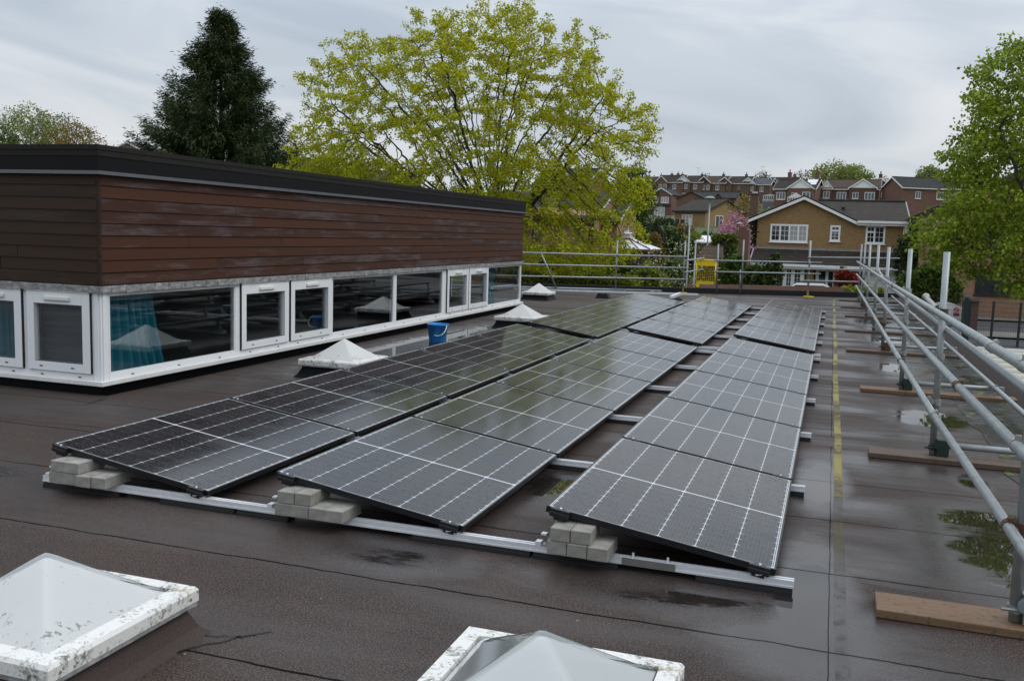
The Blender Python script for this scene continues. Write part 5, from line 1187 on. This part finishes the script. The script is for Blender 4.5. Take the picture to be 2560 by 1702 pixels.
house('brick house with brown roof glimpsed behind the maple branches', 1432, 468, 120, 8, 7, 5, 7.2, 'red', 'tile_dark', -20, gables=[(1.5, 3.5, .6, 7.0)], wins=[(-2.3, 3.1, 1.4, 1.2), (1.5, 3.1, 1.4, 1.2, .6)])
house('house roof with white verge just showing over the clad block, beside the dark evergreen', 352, 384, 130, 6, 8, 5, 6.4, 'redb', 'tile_dark', 10, ridge='y', wins=[(0, 3.2, 1.2, 1.1)])
house('pinkish brick house among the trees on the lower left of the maple', 960, 470, 120, 9, 7, 5, 7.2, 'red', 'tile_brown', 15, wins=[(-2, 3, 1.4, 1.2), (2, 3, 1.4, 1.2)])

# the buff brick house facing the roof
HY = 66.0
P = lambda u, v, y=HY: gy(u, v, y)
xl, xr = P(1888.6, 640).x, P(2255.9, 640).x; zg = -2.25; ze = P(2144, 553).z; xg0, xg1 = P(1876, 551).x, P(2144.7, 551).x; xa = (xg0+xg1)/2; za = P(2019, 494).z
zr = P(2150, 500.5).z
T = thing('buff_house', (xl, HY, zg), 'detached buff brick house with white-trimmed gable and brown tiled roof facing the guardrail', 'house')
m = MB(); dp = 8.5
m.prism([(xl, HY, zg-2), (xr, HY, zg-2), (xr, HY, ze), (xl, HY, ze)], (0, dp, 0))
m.prism([(xl, HY-.003, ze-.3), (xg1-.3, HY-.003, ze-.3), (xg1-.3, HY-.003, ze), (xa, HY-.003, za-.15), (xl, HY-.003, ze+.05)], (0, dp, 0)); m.build('wall', M['buff'], T)
m = MB(); t_ = .16
m.slab([(xg0-.12, HY-.35, ze+.02), (xg0-.12, HY+dp, ze+.02), (xa, HY+dp, za+.14), (xa, HY-.35, za+.14)], t_); m.slab([(xg1, HY-.35, ze+.02), (xg1, HY+dp, ze+.02), (xa, HY+dp, za+.14), (xa, HY-.35, za+.14)], t_)
m.build('gable_roof', M['tile_brown'], T)
m = MB(); yr = HY+4.2
m.slab([(xg1-.1, HY-.38, ze+.06), (xr+.25, HY-.38, ze+.06), (xr+.18, yr, zr+.1), (xa, yr, zr+.1)], .14); m.slab([(xa, HY+dp+.3, ze), (xr+.25, HY+dp+.3, ze), (xr+.18, yr, zr+.1), (xa, yr, zr+.1)], .14); m.tube((xa+.8, yr, zr+.12), (xr+.18, yr, zr+.12), .10, 8)
rf = m.build('roof', M['tile_brown'], T)
m = MB(); m.prism([(xr-.01, HY, ze-.1), (xr-.01, HY+dp, ze-.1), (xr-.01, yr, zr-.1)], (.02, 0, 0)); m.build('gable_end', M['buff'], T)
m = MB()
for k in range(22):
    a = k/22; m.box((xr+.19+.07*(1-a), HY-.38+(yr-HY+.38)*a, ze+.08+(zr-ze)*a), (xr+.26+.07*(1-a), HY-.38+(yr-HY+.38)*(a+.025), ze+.17+(zr-ze)*a))
m.build('verge_clip', M['wpaint'], T)
def barge(m, a, b, y0, y1, h=.19):
    m.hexa([(a.x, y0, a.z-h), (b.x, y0, b.z-h), (b.x, y1, b.z-h), (a.x, y1, a.z-h), (a.x, y0, a.z), (b.x, y0, b.z), (b.x, y1, b.z), (a.x, y1, a.z)])
m = MB(); A_, B_, C_ = Vector((xg0-.12, 0, ze-.08)), Vector((xa, 0, za+.04)), Vector((xg1+.02, 0, ze-.08))
barge(m, A_, B_, HY-.36, HY-.30); barge(m, B_, C_, HY-.36, HY-.30); m.build('bargeboard', M['wpaint'], T)
m = MB(); m.box((xg1-.02, HY-.50, ze-.12), (xr+.3, HY-.38, ze+.03)); m.box((xg1-.02, HY-.36, ze-.28), (xr+.2, HY-.30, ze-.10)); m.build('gutter', M['wpaint'], T)
m = MB(); m.tube((xr-.02, HY-.08, ze-.3), (xr-.02, HY-.08, P(2250, 632).z), .045, 8); m.build('downpipe', M['wpaint'], T); m = MB(); m.tube((xr+.02, HY-1.3, P(2250, 662).z), (xr+.02, HY-1.3, zg), .045, 8); m.build('downpipe', M['wpaint'], T)
m = MB(); vx = P(2109, 520).x; m.tube((vx, HY+2.0, P(2109, 526).z-.3), (vx, HY+2.0, P(2109, 517).z), .10, 10); m.tube((vx, HY+2.0, P(2109, 517).z), (vx, HY+2.0, P(2109, 515.5).z), .16, 10); m.build('soil_vent', M['black'], rf)
def W(u0, v0, u1, v1, **k): a, b = P(u0, v1), P(u1, v0); return window(T, a.x, b.x, a.z, b.z, k.pop('y', HY)-.003, **k)
W(1924, 562, 2021.3, 604, cols=[1.1, 1.25, 1.2, 1.05], kind=['darkpane', 'darkpane', 'drape', 'drape'], bars=(2, 3), fw=.12)
W(2073.8, 564, 2102.2, 603, cols=1, kind='darkpane', bars=(2, 4), top=[(0, P(2090, 577).z)], fw=.12)
W(2162.4, 565, 2214.6, 609, cols=[1, 1.25], kind='darkpane', bars=(2, 3), top=[(0, P(2170, 580).z)], fw=.12)
# lean-to along the front
yl = HY-1.5; zt = P(2060, 626).z; zb_ = P(2060, 661, yl).z; x0, x1 = P(1885.4, 640).x, P(2253, 640).x
m = MB(); m.slab([(x0-.1, yl-.2, zb_), (x1+.25, yl-.2, zb_), (x1+.1, HY, zt), (x0, HY, zt)], .13); lr = m.build('porch_roof', M['tile_brown'], T)
m = MB(); m.box((x0, HY-.06, zt-.02), (x1+.1, HY-.001, zt+.12)); m.build('flashing', M['lead'], T)
m = MB(); m.box((x0-.1, yl-.30, zb_-.22), (x1+.3, yl-.18, zb_-.05)); m.box((x0-.1, yl-.17, zb_-.36), (x1+.2, yl-.10, zb_-.14)); m.build('fascia', M['wpaint'], T)
m = MB()
for k in range(14): a = k/14; m.box((x1+.11+.15*(1-a), yl-.2+1.7*a, zb_+.02+(zt-zb_)*a), (x1+.19+.15*(1-a), yl-.2+1.7*(a+.04), zb_+.11+(zt-zb_)*a)); m.box((x0-.18+.1*a, yl-.2+1.7*a, zb_+.02+(zt-zb_)*a), (x0-.11+.1*a, yl-.2+1.7*(a+.04), zb_+.11+(zt-zb_)*a))
m.build('verge_clip', M['wpaint'], T)
def Wl(u0, v0, u1, v1, y, **k): a, b = P(u0, v1, y), P(u1, v0, y); return window(T, a.x, b.x, a.z, b.z, y, **k)
yg = HY-1.15
for (q0, y0_, q1) in ((xl, yg, P(1930, 700).x), (P(2016, 700).x, yg, P(2034, 700).x), (P(2094, 700).x, yg+.3, P(2150, 700).x), (P(2245, 700).x, yl, xr)): m = MB(); m.box((q0, y0_, zg-1), (q1, HY-.01, zb_-.2)); m.build('porch_wall', M['buff'], T)
Wl(1930.5, 666, 2012.6, 722, yg, cols=[1, 1, .95], kind='bluepane', bars=(2, 4), name='french_window', sill=False, fw=.26)
Wl(2036.8, 672, 2092, 724, yg+.35, cols=[1.2, .9], kind='darkpane', name='front_door', sill=False, fw=.2)
a, b = P(2151, 745, yl+.2), P(2244, 683, yl+.2)
m = MB(); m.box((a.x, yl+.18, zg-.3), (a.x+.12, yl+.32, b.z)); m.box((b.x-.12, yl+.18, zg-.3), (b.x, yl+.32, b.z)); m.box((a.x, yl+.18, b.z), (b.x, yl+.32, b.z+.12))
m.box((a.x+.12, yl+.26, zg-.3), (b.x-.12, yl+.30, b.z))
for k in range(1, 6): z = zg+(b.z-zg)*k/6; m.box((a.x+.14, yl+.25, z-.012), (b.x-.14, yl+.259, z+.012))
m.build('garage_door', M['white'], T)
Wl(2103, 671, 2127, 685, yg+.3, cols=1, kind='darkpane')
cxa, cxb = P(1875.7, 520, HY+1).x, P(1895, 520, HY+1).x
m = MB(); m.box((cxa, HY+.6, zg-1), (cxb, HY+1.5, P(1885, 487, HY+1).z)); m.box((cxa-.06, HY+.54, P(1885, 487, HY+1).z), (cxb+.06, HY+1.56, P(1885, 483.5, HY+1).z)); ch = m.build('chimney', M['brownb'], T)
m = MB(); m.box((cxa+.1, HY+.8, P(1885, 483.5, HY+1).z), (cxb-.1, HY+1.3, P(1885, 480, HY+1).z)); m.build('chimney_cap', M['opal'], ch)
rng = np.random.default_rng(8); n = 700; Q = np.stack([rng.uniform(cxa-.05, cxb+.05, n), np.where(rng.random(n) < .6, HY-.02+rng.uniform(-.1, .1, n), HY+.5), rng.uniform(zg, P(1885, 545).z, n)], 1); leaves_mesh('ivy', Q, rng, .17, M['lf_dark'], T, 2, .06, .3)

# brick chimney of the lower house left of it
T = thing('brick_chimney', (gy(1854, 640, 52).x, 52, -3.3), 'tall red brick chimney stack with cowl standing left of the buff house', 'chimney')
a, b = gy(1833, 720, 52), gy(1875, 576, 52); m = MB(); m.box((a.x, 51.6, -3.4), (b.x, 52.6, b.z)); m.box((a.x+.15, 51.7, b.z), (b.x-.15, 52.5, b.z+.18)); m.build('stack', M['red'], T)
q = gy(1848, 565, 52); m = MB(); m.lathe([(.13, b.z+.18), (.11, q.z), (0, q.z)], 10, (q.x, 52.1, 0)); m.build('chimney_pot', M['terracotta'], T)
m = MB(); m.lathe([(.05, q.z), (.05, q.z+.12), (.2, q.z+.12), (.05, q.z+.2), (0, q.z+.2)], 10, (q.x, 52.1, 0)); m.build('cowl', M['zinc_dark'], T)

# brick house behind the maple and its conservatory
LY = 50.0; Q = lambda u, v, y=LY: gy(u, v, y)
x0, x1 = Q(1170, 600).x, Q(1484, 600).x; zg = -3.2; ze = Q(1470, 538).z; zr = Q(1470, 478).z
T = thing('brick_house', (x1, LY, zg), 'pinkish brick house with dark tiled roof seen through the maple branches', 'house')
m = MB(); m.prism([(x0, LY, zg-1), (x0, LY+8, zg-1), (x0, LY+8, ze), (x0, LY+4, zr), (x0, LY, ze)], (x1-x0, 0, 0)); m.prism([(x1, LY+1.6, zg-1), (x1, LY+7, zg-1), (x1, LY+7, ze-.2), (x1, LY+4.4, zr-.5), (x1, LY+1.6, ze-.2)], (.9, 0, 0)); m.build('wall', M['pinkb'], T)
m = MB(); m.slab([(x0-.3, LY-.3, ze-.15), (x1+.15, LY-.3, ze-.15), (x1+.15, LY+4, zr+.1), (x0-.3, LY+4, zr+.1)], .14); m.slab([(x0-.3, LY+8.3, ze-.15), (x1+.15, LY+8.3, ze-.15), (x1+.15, LY+4, zr+.1), (x0-.3, LY+4, zr+.1)], .14); m.build('roof', M['tile_dark'], T)
m = MB(); m.slab([(x1+.16, LY+1.3, ze-.3), (x1+1.1, LY+1.3, ze-.3), (x1+1.1, LY+4.4, zr-.4), (x1+.16, LY+4.4, zr-.4)], .14); m.build('rear_roof', M['tile_dark'], T)
m = MB()
for k in range(16): s_ = k/16; m.box((x1+.151, LY-.3+4.3*s_, ze-.15+(zr-ze+.25)*s_), (x1+.2, LY-.3+4.3*(s_+.045), ze-.04+(zr-ze+.25)*s_)); m.box((x1+1.101, LY+1.3+3.1*s_, ze-.3+(zr-ze-.1)*s_), (x1+1.15, LY+1.3+3.1*(s_+.045), ze-.19+(zr-ze-.1)*s_))
m.build('verge_clip', M['wpaint'], T)
m = MB(); m.box((x0, LY-.42, ze-.32), (x1+.1, LY-.3, ze-.2)); m.box((x1-.12, LY-.06, zg), (x1-.03, LY-.001, ze-.3)); m.build('gutter', M['black'], T)
for u0, u1, v0, v1 in ((1473, 1476.5, 546, 592), (1478, 1481.5, 548, 592), (1440, 1450, 560, 600), (1330, 1352, 560, 600), (1447, 1451, 615, 680)):
    a, b = Q(u0, v1), Q(u1, v0); window(T, a.x, b.x, a.z, b.z, LY, 1, 'darkpane', 'black', sill=False)
CY = 52.0; T = thing('conservatory', (Q(1560, 650, CY).x, CY, -3.3), 'brown timber conservatory with white hipped roof and raised white lantern', 'conservatory')
xa, xb_ = Q(1497, 660, CY).x, Q(1620, 660, CY).x; ze = Q(1560, 621, CY).z; zt = Q(1560, 598, CY+1).z; zl = Q(1560, 580, CY+1.4).z; xt0, xt1 = Q(1500, 600, CY+1).x, Q(1576, 600, CY+1).x; dp = 3.6
m = MB(); m.box((xa, CY, -3.4), (xb_, CY+.12, -2.3)); m.box((xa, CY+.13, -3.4), (xa+.12, CY+dp, -2.3)); m.box((xb_-.12, CY+.13, -3.4), (xb_, CY+dp, -2.3)); m.build('base_wall', M['pinkb'], T)
m = MB(); n = 6
for k in range(n+1): x = xa+(xb_-xa-.1)*k/n; m.box((x, CY, -2.3), (x+.1, CY+.1, ze-.12))
m.box((xa, CY-.01, -2.35), (xb_, CY+.11, -2.25)); m.box((xa-.05, CY-.05, ze-.15), (xb_+.05, CY+.15, ze)); m.box((xa, CY-.004, ze-.75), (xb_, CY+.104, ze-.68)); m.box((xb_-.1, CY+.11, -2.3), (xb_, CY+dp, -2.2)); m.box((xb_-.1, CY+dp-.1, -2.3), (xb_, CY+dp, ze)); m.box((xb_-.1, CY+.16, ze-.15), (xb_+.05, CY+dp, ze))
m.build('frame', M['brownframe'], T)
m = MB(); m.box((xa+.05, CY+.04, -2.25), (xb_-.05, CY+.05, ze-.15)); m.build('glazing', M['bluepane'], T)
m = MB(); m.box((xa+.1, CY+.06, -2.2), (xb_-.1, CY+.07, ze-.2)); m.build('blind', M['drape'], T)
yt = CY+1.0; m = MB()
m.slab([(xa-.05, CY-.08, ze), (xb_+.08, CY-.08, ze), (xt1, yt, zt), (xt0, yt, zt)], .05); m.slab([(xb_+.08, CY-.08, ze), (xb_+.08, CY+dp, ze), (xt1, CY+dp-1, zt), (xt1, yt, zt)], .05); m.build('roof', M['opal'], T)
m = MB()
for k in range(6): f = k/5; m.tube((xa+(xb_-xa)*f*.80, CY-.08, ze+.02), (xt0+(xt1-xt0)*f*.95, yt, zt+.02), .025, 6)
m.tube((xb_+.08, CY-.08, ze+.02), (xt1, yt, zt+.02), .035, 6); m.box((xt0, yt-.06, zt-.03), (xt1+.05, yt+.02, zt+.06)); m.build('roof_bar', M['brownframe'], T)
m = MB(); m.box((xt0+.1, yt+.05, zt), (xt1-.05, CY+dp-1.2, zt+.35)); m.slab([(xt0+.0, yt-.05, zt+.33), (xt1+.05, yt-.05, zt+.33), (xt1-.25, yt+.6, zl), (xt0+.1, yt+.6, zl)], .05); m.slab([(xt1+.05, yt-.05, zt+.33), (xt1+.05, yt+1.4, zt+.33), (xt1-.25, yt+.7, zl), (xt1-.25, yt+.6, zl)], .05); m.tube((xt0+.1, yt+.62, zl+.05), (xt1-.25, yt+.62, zl+.05), .04, 6)
for k in range(12): x = xt0+(xt1-xt0)*k/11; m.tube((x, yt-.02, zt+.05), (x, yt-.02, zt+.17), .02, 5, .004)
m.tube((xt1-.28, yt+.62, zl), (xt1-.28, yt+.62, zl+.35), .03, 6, .005); m.build('lantern', M['white'], T)
# small white conservatories on the hill
for u0, u1, v0, v1, y, lb in ((1907, 1944, 491, 505, 184, 'white glazed conservatory below the black-gabled hillside house'), (1968, 2010, 496, 509, 168, 'white gabled conservatory just above the buff house roof ridge')):
    a, b = gy(u0, v1, y), gy(u1, v0, y); T = thing('conservatory', ((a.x+b.x)/2, y, a.z), lb, 'conservatory'); m = MB(); n = 7
    for k in range(n+1): x = a.x+(b.x-a.x-.09)*k/n; m.box((x, y-.05, a.z), (x+.09, y+.05, b.z))
    m.box((a.x, y-.06, b.z), (b.x, y+.06, b.z+.1)); m.box((a.x, y-.06, a.z+.3), (b.x, y+.06, a.z+.4)); m.build('frame', M['white'], T)
    m = MB(); m.box((a.x, y, a.z-3), (b.x, y+2.5, b.z-.01)); m.build('glazing', M['bluepane'], T)
    m = MB(); xm = (a.x+b.x)/2; h = .9 if u0 > 1950 else .4; m.prism([(a.x-.1, y-.1, b.z+.1), (b.x+.1, y-.1, b.z+.1), (xm, y-.1, b.z+h)], (0, 2.6, 0)); m.build('roof', M['opal'], T)
# garden buildings and fences
def fence(label, pts, h, n, mat, post, y_off=0, hang=None):
    T = thing('fence', pts[0], label, 'fence'); 
    for (a, b) in zip(pts, pts[1:]):
        a, b = Vector(a), Vector(b); k = max(1, round((b-a).length/n)); d = (b-a)/k
        for i in range(k):
            p, q = a+d*i, a+d*(i+1); s_ = (q-p).normalized(); nn = Vector((-s_.y, s_.x, 0))*.02; zz = Vector((0, 0, h)); m = MB(); nb = 10
            for j in range(nb):
                u0, u1 = p.lerp(q, .04+.92*j/nb), p.lerp(q, .04+.92*(j+.93)/nb); t_ = nn*(1 if j % 2 else .6)
                m.hexa([u0-t_, u1-t_, u1+t_, u0+t_, u0-t_+zz, u1-t_+zz, u1+t_+zz, u0+t_+zz])
            m.build('panel', M[mat], T)
        for i in range(k+1): p = a+d*i; m = MB(); m.box((p.x-.05, p.y-.06, p.z-.3), (p.x+.05, p.y+.06, p.z+h+.06)); m.build('post', M[post], T)
    return T
a, b = gy(1270, 648, 42), gy(1800, 668, 42); fence('dark brown close-boarded fence behind the low hedge', [(a.x, 42, -3.2), (b.x, 42, -3.2)], 1.75+0*a.z, 1.83, 'fence_dark', 'fence_dark')
a, b = gy(1618, 614, 56), gy(1770, 620, 56); fence('pale weathered garden fence between the conservatory and the yellow gate', [(a.x, 56, hill(a.x, 56)-.1), (b.x, 56, hill(b.x, 56)-.1)], 1.8, 1.83, 'fence_pale', 'conc_post')
a, b = gy(1636, 568, 126), gy(1712, 572, 122); fence('dark panelled fence with pale posts below the bay-windowed house', [(a.x, 126, a.z), (b.x, 122, b.z)], 1.15, .95, 'fence_dark', 'conc_post')
a, b = gy(2283, 696, 64), gy(2306, 625, 64); fence('tall brown slatted screen right of the buff house', [(a.x, 64, a.z), (b.x, 64, a.z)], b.z-a.z, 1.0, 'fence_pale', 'fence_dark')
a, b = gy(1745, 660, 47), gy(1806, 616, 47); T = thing('garden_shed', (a.x, 47, -3), 'low garden shed with purplish pitched roof behind the yellow gate', 'shed')
m = MB(); m.box((a.x, 47, -3.2), (b.x, 49.5, a.z+.1)); m.build('wall', M['fence_dark'], T); m = MB(); m.slab([(a.x-.15, 46.8, a.z+.1), (b.x+.15, 46.8, a.z+.1), (b.x-.1, 48.3, b.z), (a.x+.1, 48.3, b.z)], .08); m.slab([(a.x-.15, 49.8, a.z+.1), (b.x+.15, 49.8, a.z+.1), (b.x-.1, 48.3, b.z), (a.x+.1, 48.3, b.z)], .08); m.build('roof', M['tile_red'], T)
a, b = gy(1735, 604, 74), gy(1778, 592, 74); T = thing('garage', (a.x, 74, -1), 'flat white-roofed garage behind the blossom tree', 'garage')
m = MB(); m.box((a.x+.1, 74.1, -3), (b.x-.1, 78, a.z)); m.build('wall', M['brownb'], T); m = MB(); m.slab([(a.x, 74, a.z), (b.x, 74, a.z), (b.x, 78.5, b.z+.1), (a.x, 78.5, b.z+.1)], .1); m.build('roof', M['opal'], T)
# street lamps
for u, vt, y, lb in ((1775, 495, 54, 'tall grey street lamp with flat wide head left of the pink cherry'), (1559, 516, 72, 'slim pale street lamp in front of the dark green tree')):
    p = gy(u, vt, y); T = thing('street_lamp', (p.x, y, hill(p.x, y)), lb, 'street lamp'); mat = 'zinc_dark' if u > 1700 else 'opal'
    m = MB(); m.tube((p.x, y, hill(p.x, y)-.2), (p.x, y, p.z-.05), .06, 10, .04); m.build('pole', M[mat], T, True)
    m = MB()
    if u > 1700: m.lathe([(0, -.10), (.12, -.10), (.30, -.03), (.30, .0), (.16, .08), (0, .10)], 16, (p.x, y, p.z)); m.build('lamp_head', M['zinc_dark'], T); m = MB(); m.lathe([(0, -.16), (.10, -.15), (.11, -.10), (0, -.10)], 12, (p.x, y, p.z)); m.build('diffuser', M['drape'], T)
    else: m.box((p.x-.08, y-.12, p.z-.08), (p.x+.75, y+.12, p.z+.05)); m.build('lamp_head', M['opal'], T)
# parked car
p = gy(2024, 712, 61); gzc = hill(p.x, 61)-.15; T = thing('parked_car', (p.x, 61, gzc), 'white car with black roof bars parked in front of the buff house', 'car')
zt = gy(2024, 708, 61).z; H_ = max(1.3, zt-gzc); cxx = p.x
prof = [(-2.1, .35), (-2.15, .75), (-1.55, .92), (-.85, H_-.04), (.9, H_), (1.75, .98), (2.1, .85), (2.12, .35)]
m = MB(); m.prism([(cxx+a, 60.2, gzc+z) for a, z in prof], (0, 1.7, 0)); m.build('body', M['carwhite'], T, bevel=.05)
m = MB(); m.prism([(cxx-1.4, 60.19, gzc+.95), (cxx-.8, 60.19, gzc+H_-.12), (cxx+.85, 60.19, gzc+H_-.1), (cxx+1.55, 60.19, gzc+.98)], (0, 1.72, 0)); m.build('window', M['darkpane'], T)
for a in (-1.3, 1.35): 
    for yy in (60.15, 61.72): m = MB(); m.tube((cxx+a, yy, gzc+.31), (cxx+a, yy+.22, gzc+.31), .31, 20); wl_ = m.build('wheel', M['rubber'], T); m = MB(); m.tube((cxx+a, yy-.01, gzc+.31), (cxx+a, yy+.23, gzc+.31), .19, 14); m.build('rim', M['alu'], wl_)
for yy in (60.35, 61.72): m = MB(); m.path([(cxx-.85, yy, gzc+H_-.02), (cxx-.75, yy, gzc+H_+.06), (cxx+.8, yy, gzc+H_+.08), (cxx+.95, yy, gzc+H_)], .03, 6); m.build('roof_bar', M['black'], T)

# ---------------------------------------------------------------- right-hand side below the roof
def patch(name, x0, x1, y0, y1, mat, lift, nx=12, ny=12):
    V = [(x0+(x1-x0)*i/nx, y0+(y1-y0)*j/ny, hill(x0+(x1-x0)*i/nx, y0+(y1-y0)*j/ny)+lift) for j in range(ny+1) for i in range(nx+1)]
    F = [(j*(nx+1)+i, j*(nx+1)+i+1, (j+1)*(nx+1)+i+1, (j+1)*(nx+1)+i) for j in range(ny) for i in range(nx)]
    return struct(arr_mesh(name, V, F, M[mat]))
patch('car_park', 2.4, 40, -8, 50.4, 'asphalt', .05, 20, 30); patch('pavement', 2.4, 40, 50.5, 52.6, 'paving', .14); patch('road', 2.4, 40, 52.7, 57.5, 'asphalt', .06); patch('verge_path', 2.4, 40, 57.6, 60.5, 'paving', .13)
T = house('pinkish brick building with dark windows behind the sycamore and mesh fence', 2530, 545, 63, 10.5, 8, 5.3, 7.8, 'pinkb', 'tile_dark', 0, ridge='y', trim='fence_dark', group=None, name='brick_building', cat='building', wins=[(-1.3, .85, 1.8, 1.3, 0, 'darkpane', 'black'), (-1.3, 3.4, 1.6, 1.2, 0, 'darkpane', 'black'), (2.4, 3.4, 1.6, 1.2, 0, 'darkpane', 'black'), (1.3, -.3, 1.2, 2.3, 0, 'darkpane', 'black'), (3.6, .9, 1.4, 1.2, 0, 'darkpane', 'black')])
FY = 48.0; T = thing('mesh_fence', (gy(2440, 800, FY).x, FY, -3.1), 'dark green welded mesh fence with square posts along the car park', 'fence')
x0, x1 = gy(2300, 800, FY).x, gy(2680, 800, FY).x; zt = gy(2480, 755, FY).z; zb = hill(8, FY)
for u in (2316, 2422, 2481, 2549, 2610, 2670): x = gy(u, 800, FY).x; m = MB(); m.box((x-.05, FY-.05, zb-.2), (x+.05, FY+.05, zt+.04)); m.build('post', M['green_metal'], T)
m = MB(); 
for k in range(int((x1-x0)/.07)): x = x0+k*.07; m.box((x-.004, FY-.004, zb+.05), (x+.004, FY+.004, zt))
for k in range(10): z = zb+.08+(zt-zb-.1)*k/9; m.box((x0, FY+.005, z-.006), (x1, FY+.012, z+.006))
m.build('mesh', M['green_metal'], T)
m = MB(); x = gy(2413, 800, FY).x; m.box((x-.11, FY-.16, zb-.2), (x+.11, FY-.052, zt+.10)); m.lathe([(0, .0), (.10, .02), (.09, .1), (0, .14)], 12, (x, FY-.1, zt+.10)); m.build('gate_post', M['green_metal'], T)
SYY = FY+.4; a, b = gy(2313, 812, SYY), gy(2406, 762, SYY); T = thing('notice_board', (a.x, SYY, zb), 'white arched sign board behind the mesh fence with a red prohibition mark', 'sign')
pts = [(a.x, SYY, a.z-.5), (b.x, SYY, a.z-.5)]+[(b.x+(a.x-b.x)*k/10, SYY, b.z-.12+.22*math.sin(math.pi*k/10)) for k in range(11)]
m = MB(); m.prism(pts, (0, .04, 0)); m.build('board', M['opal'], T)
for x in (a.x+.15, b.x-.15): m = MB(); m.tube((x, SYY+.08, zb-.3), (x, SYY+.08, b.z-.2), .035, 8); m.build('leg', M['zinc_dark'], T)
c = gy(2391.5, 774.5, SYY-.02); M['signred'] = simple('sign_red', (.45, .02, .02), .5, var=.02)
m = MB(); m.path([Vector((c.x+.11*math.cos(2*math.pi*k/24), SYY-.012, c.z+.11*math.sin(2*math.pi*k/24))) for k in range(24)], .016, 6, True); m.tube((c.x-.075, SYY-.012, c.z+.075), (c.x+.075, SYY-.012, c.z-.075), .016, 6); m.build('prohibition_ring', M['signred'], T)
m = MB(); m.box((c.x-.045, SYY-.014, c.z-.012), (c.x+.05, SYY-.009, c.z+.014)); m.box((c.x+.053, SYY-.014, c.z-.012), (c.x+.062, SYY-.009, c.z+.03)); m.build('cigarette_mark', M['black'], T)
m = MB(); m.box((c.x-.13, SYY-.012, c.z-.30), (c.x+.13, SYY-.002, c.z-.15)); m.build('red_panel', M['signred'], T)
m = MB(); q = gy(2322, 782, SYY); m.box((q.x-.06, SYY-.012, q.z-.07), (q.x+.06, SYY-.002, q.z+.07)); m.build('small_mark', M['signred'], T)
p = gy(2425, 775, 52); T = thing('brick_pier', (p.x, 52, hill(p.x, 52)), 'squat brown brick pier with cap behind the mesh fence', 'pier')
m = MB(); z1 = gy(2425, 752, 52).z; m.box((p.x-.35, 51.7, -3.2), (p.x+.35, 52.3, z1)); m.build('shaft', M['redb'], T); m = MB(); m.hexa([(p.x-.45, 51.6, z1), (p.x+.45, 51.6, z1), (p.x+.45, 52.4, z1), (p.x-.45, 52.4, z1), (p.x-.3, 51.75, z1+.16), (p.x+.3, 51.75, z1+.16), (p.x+.3, 52.25, z1+.16), (p.x-.3, 52.25, z1+.16)]); m.build('cap', M['fence_dark'], T)
# ribbed canopy roof below the right edge
T = thing('canopy', (2.3, 15, -3.2), 'cream ribbed canopy roof below the right edge of the felt roof', 'canopy')
m = MB(); zc = -.62; m.slab([(2.3, 8, zc), (9, 8, zc+.0), (9, 23.0, zc), (2.3, 23.0, zc)], .03); m.build('sheet', M['poly'], T)
for k in range(20): y = 8.3+k*.77; m = MB(); m.box((2.3, y-.035, zc+.002), (9, y+.035, zc+.05)); m.build('rib', M['white'], T)
for x in (2.7, 8.6):
    for y in (8.5, 15.5, 22.5): m = MB(); m.tube((x, y, -3.4), (x, y, zc-.03), .05, 8); m.build('post', M['zinc_dark'], T)
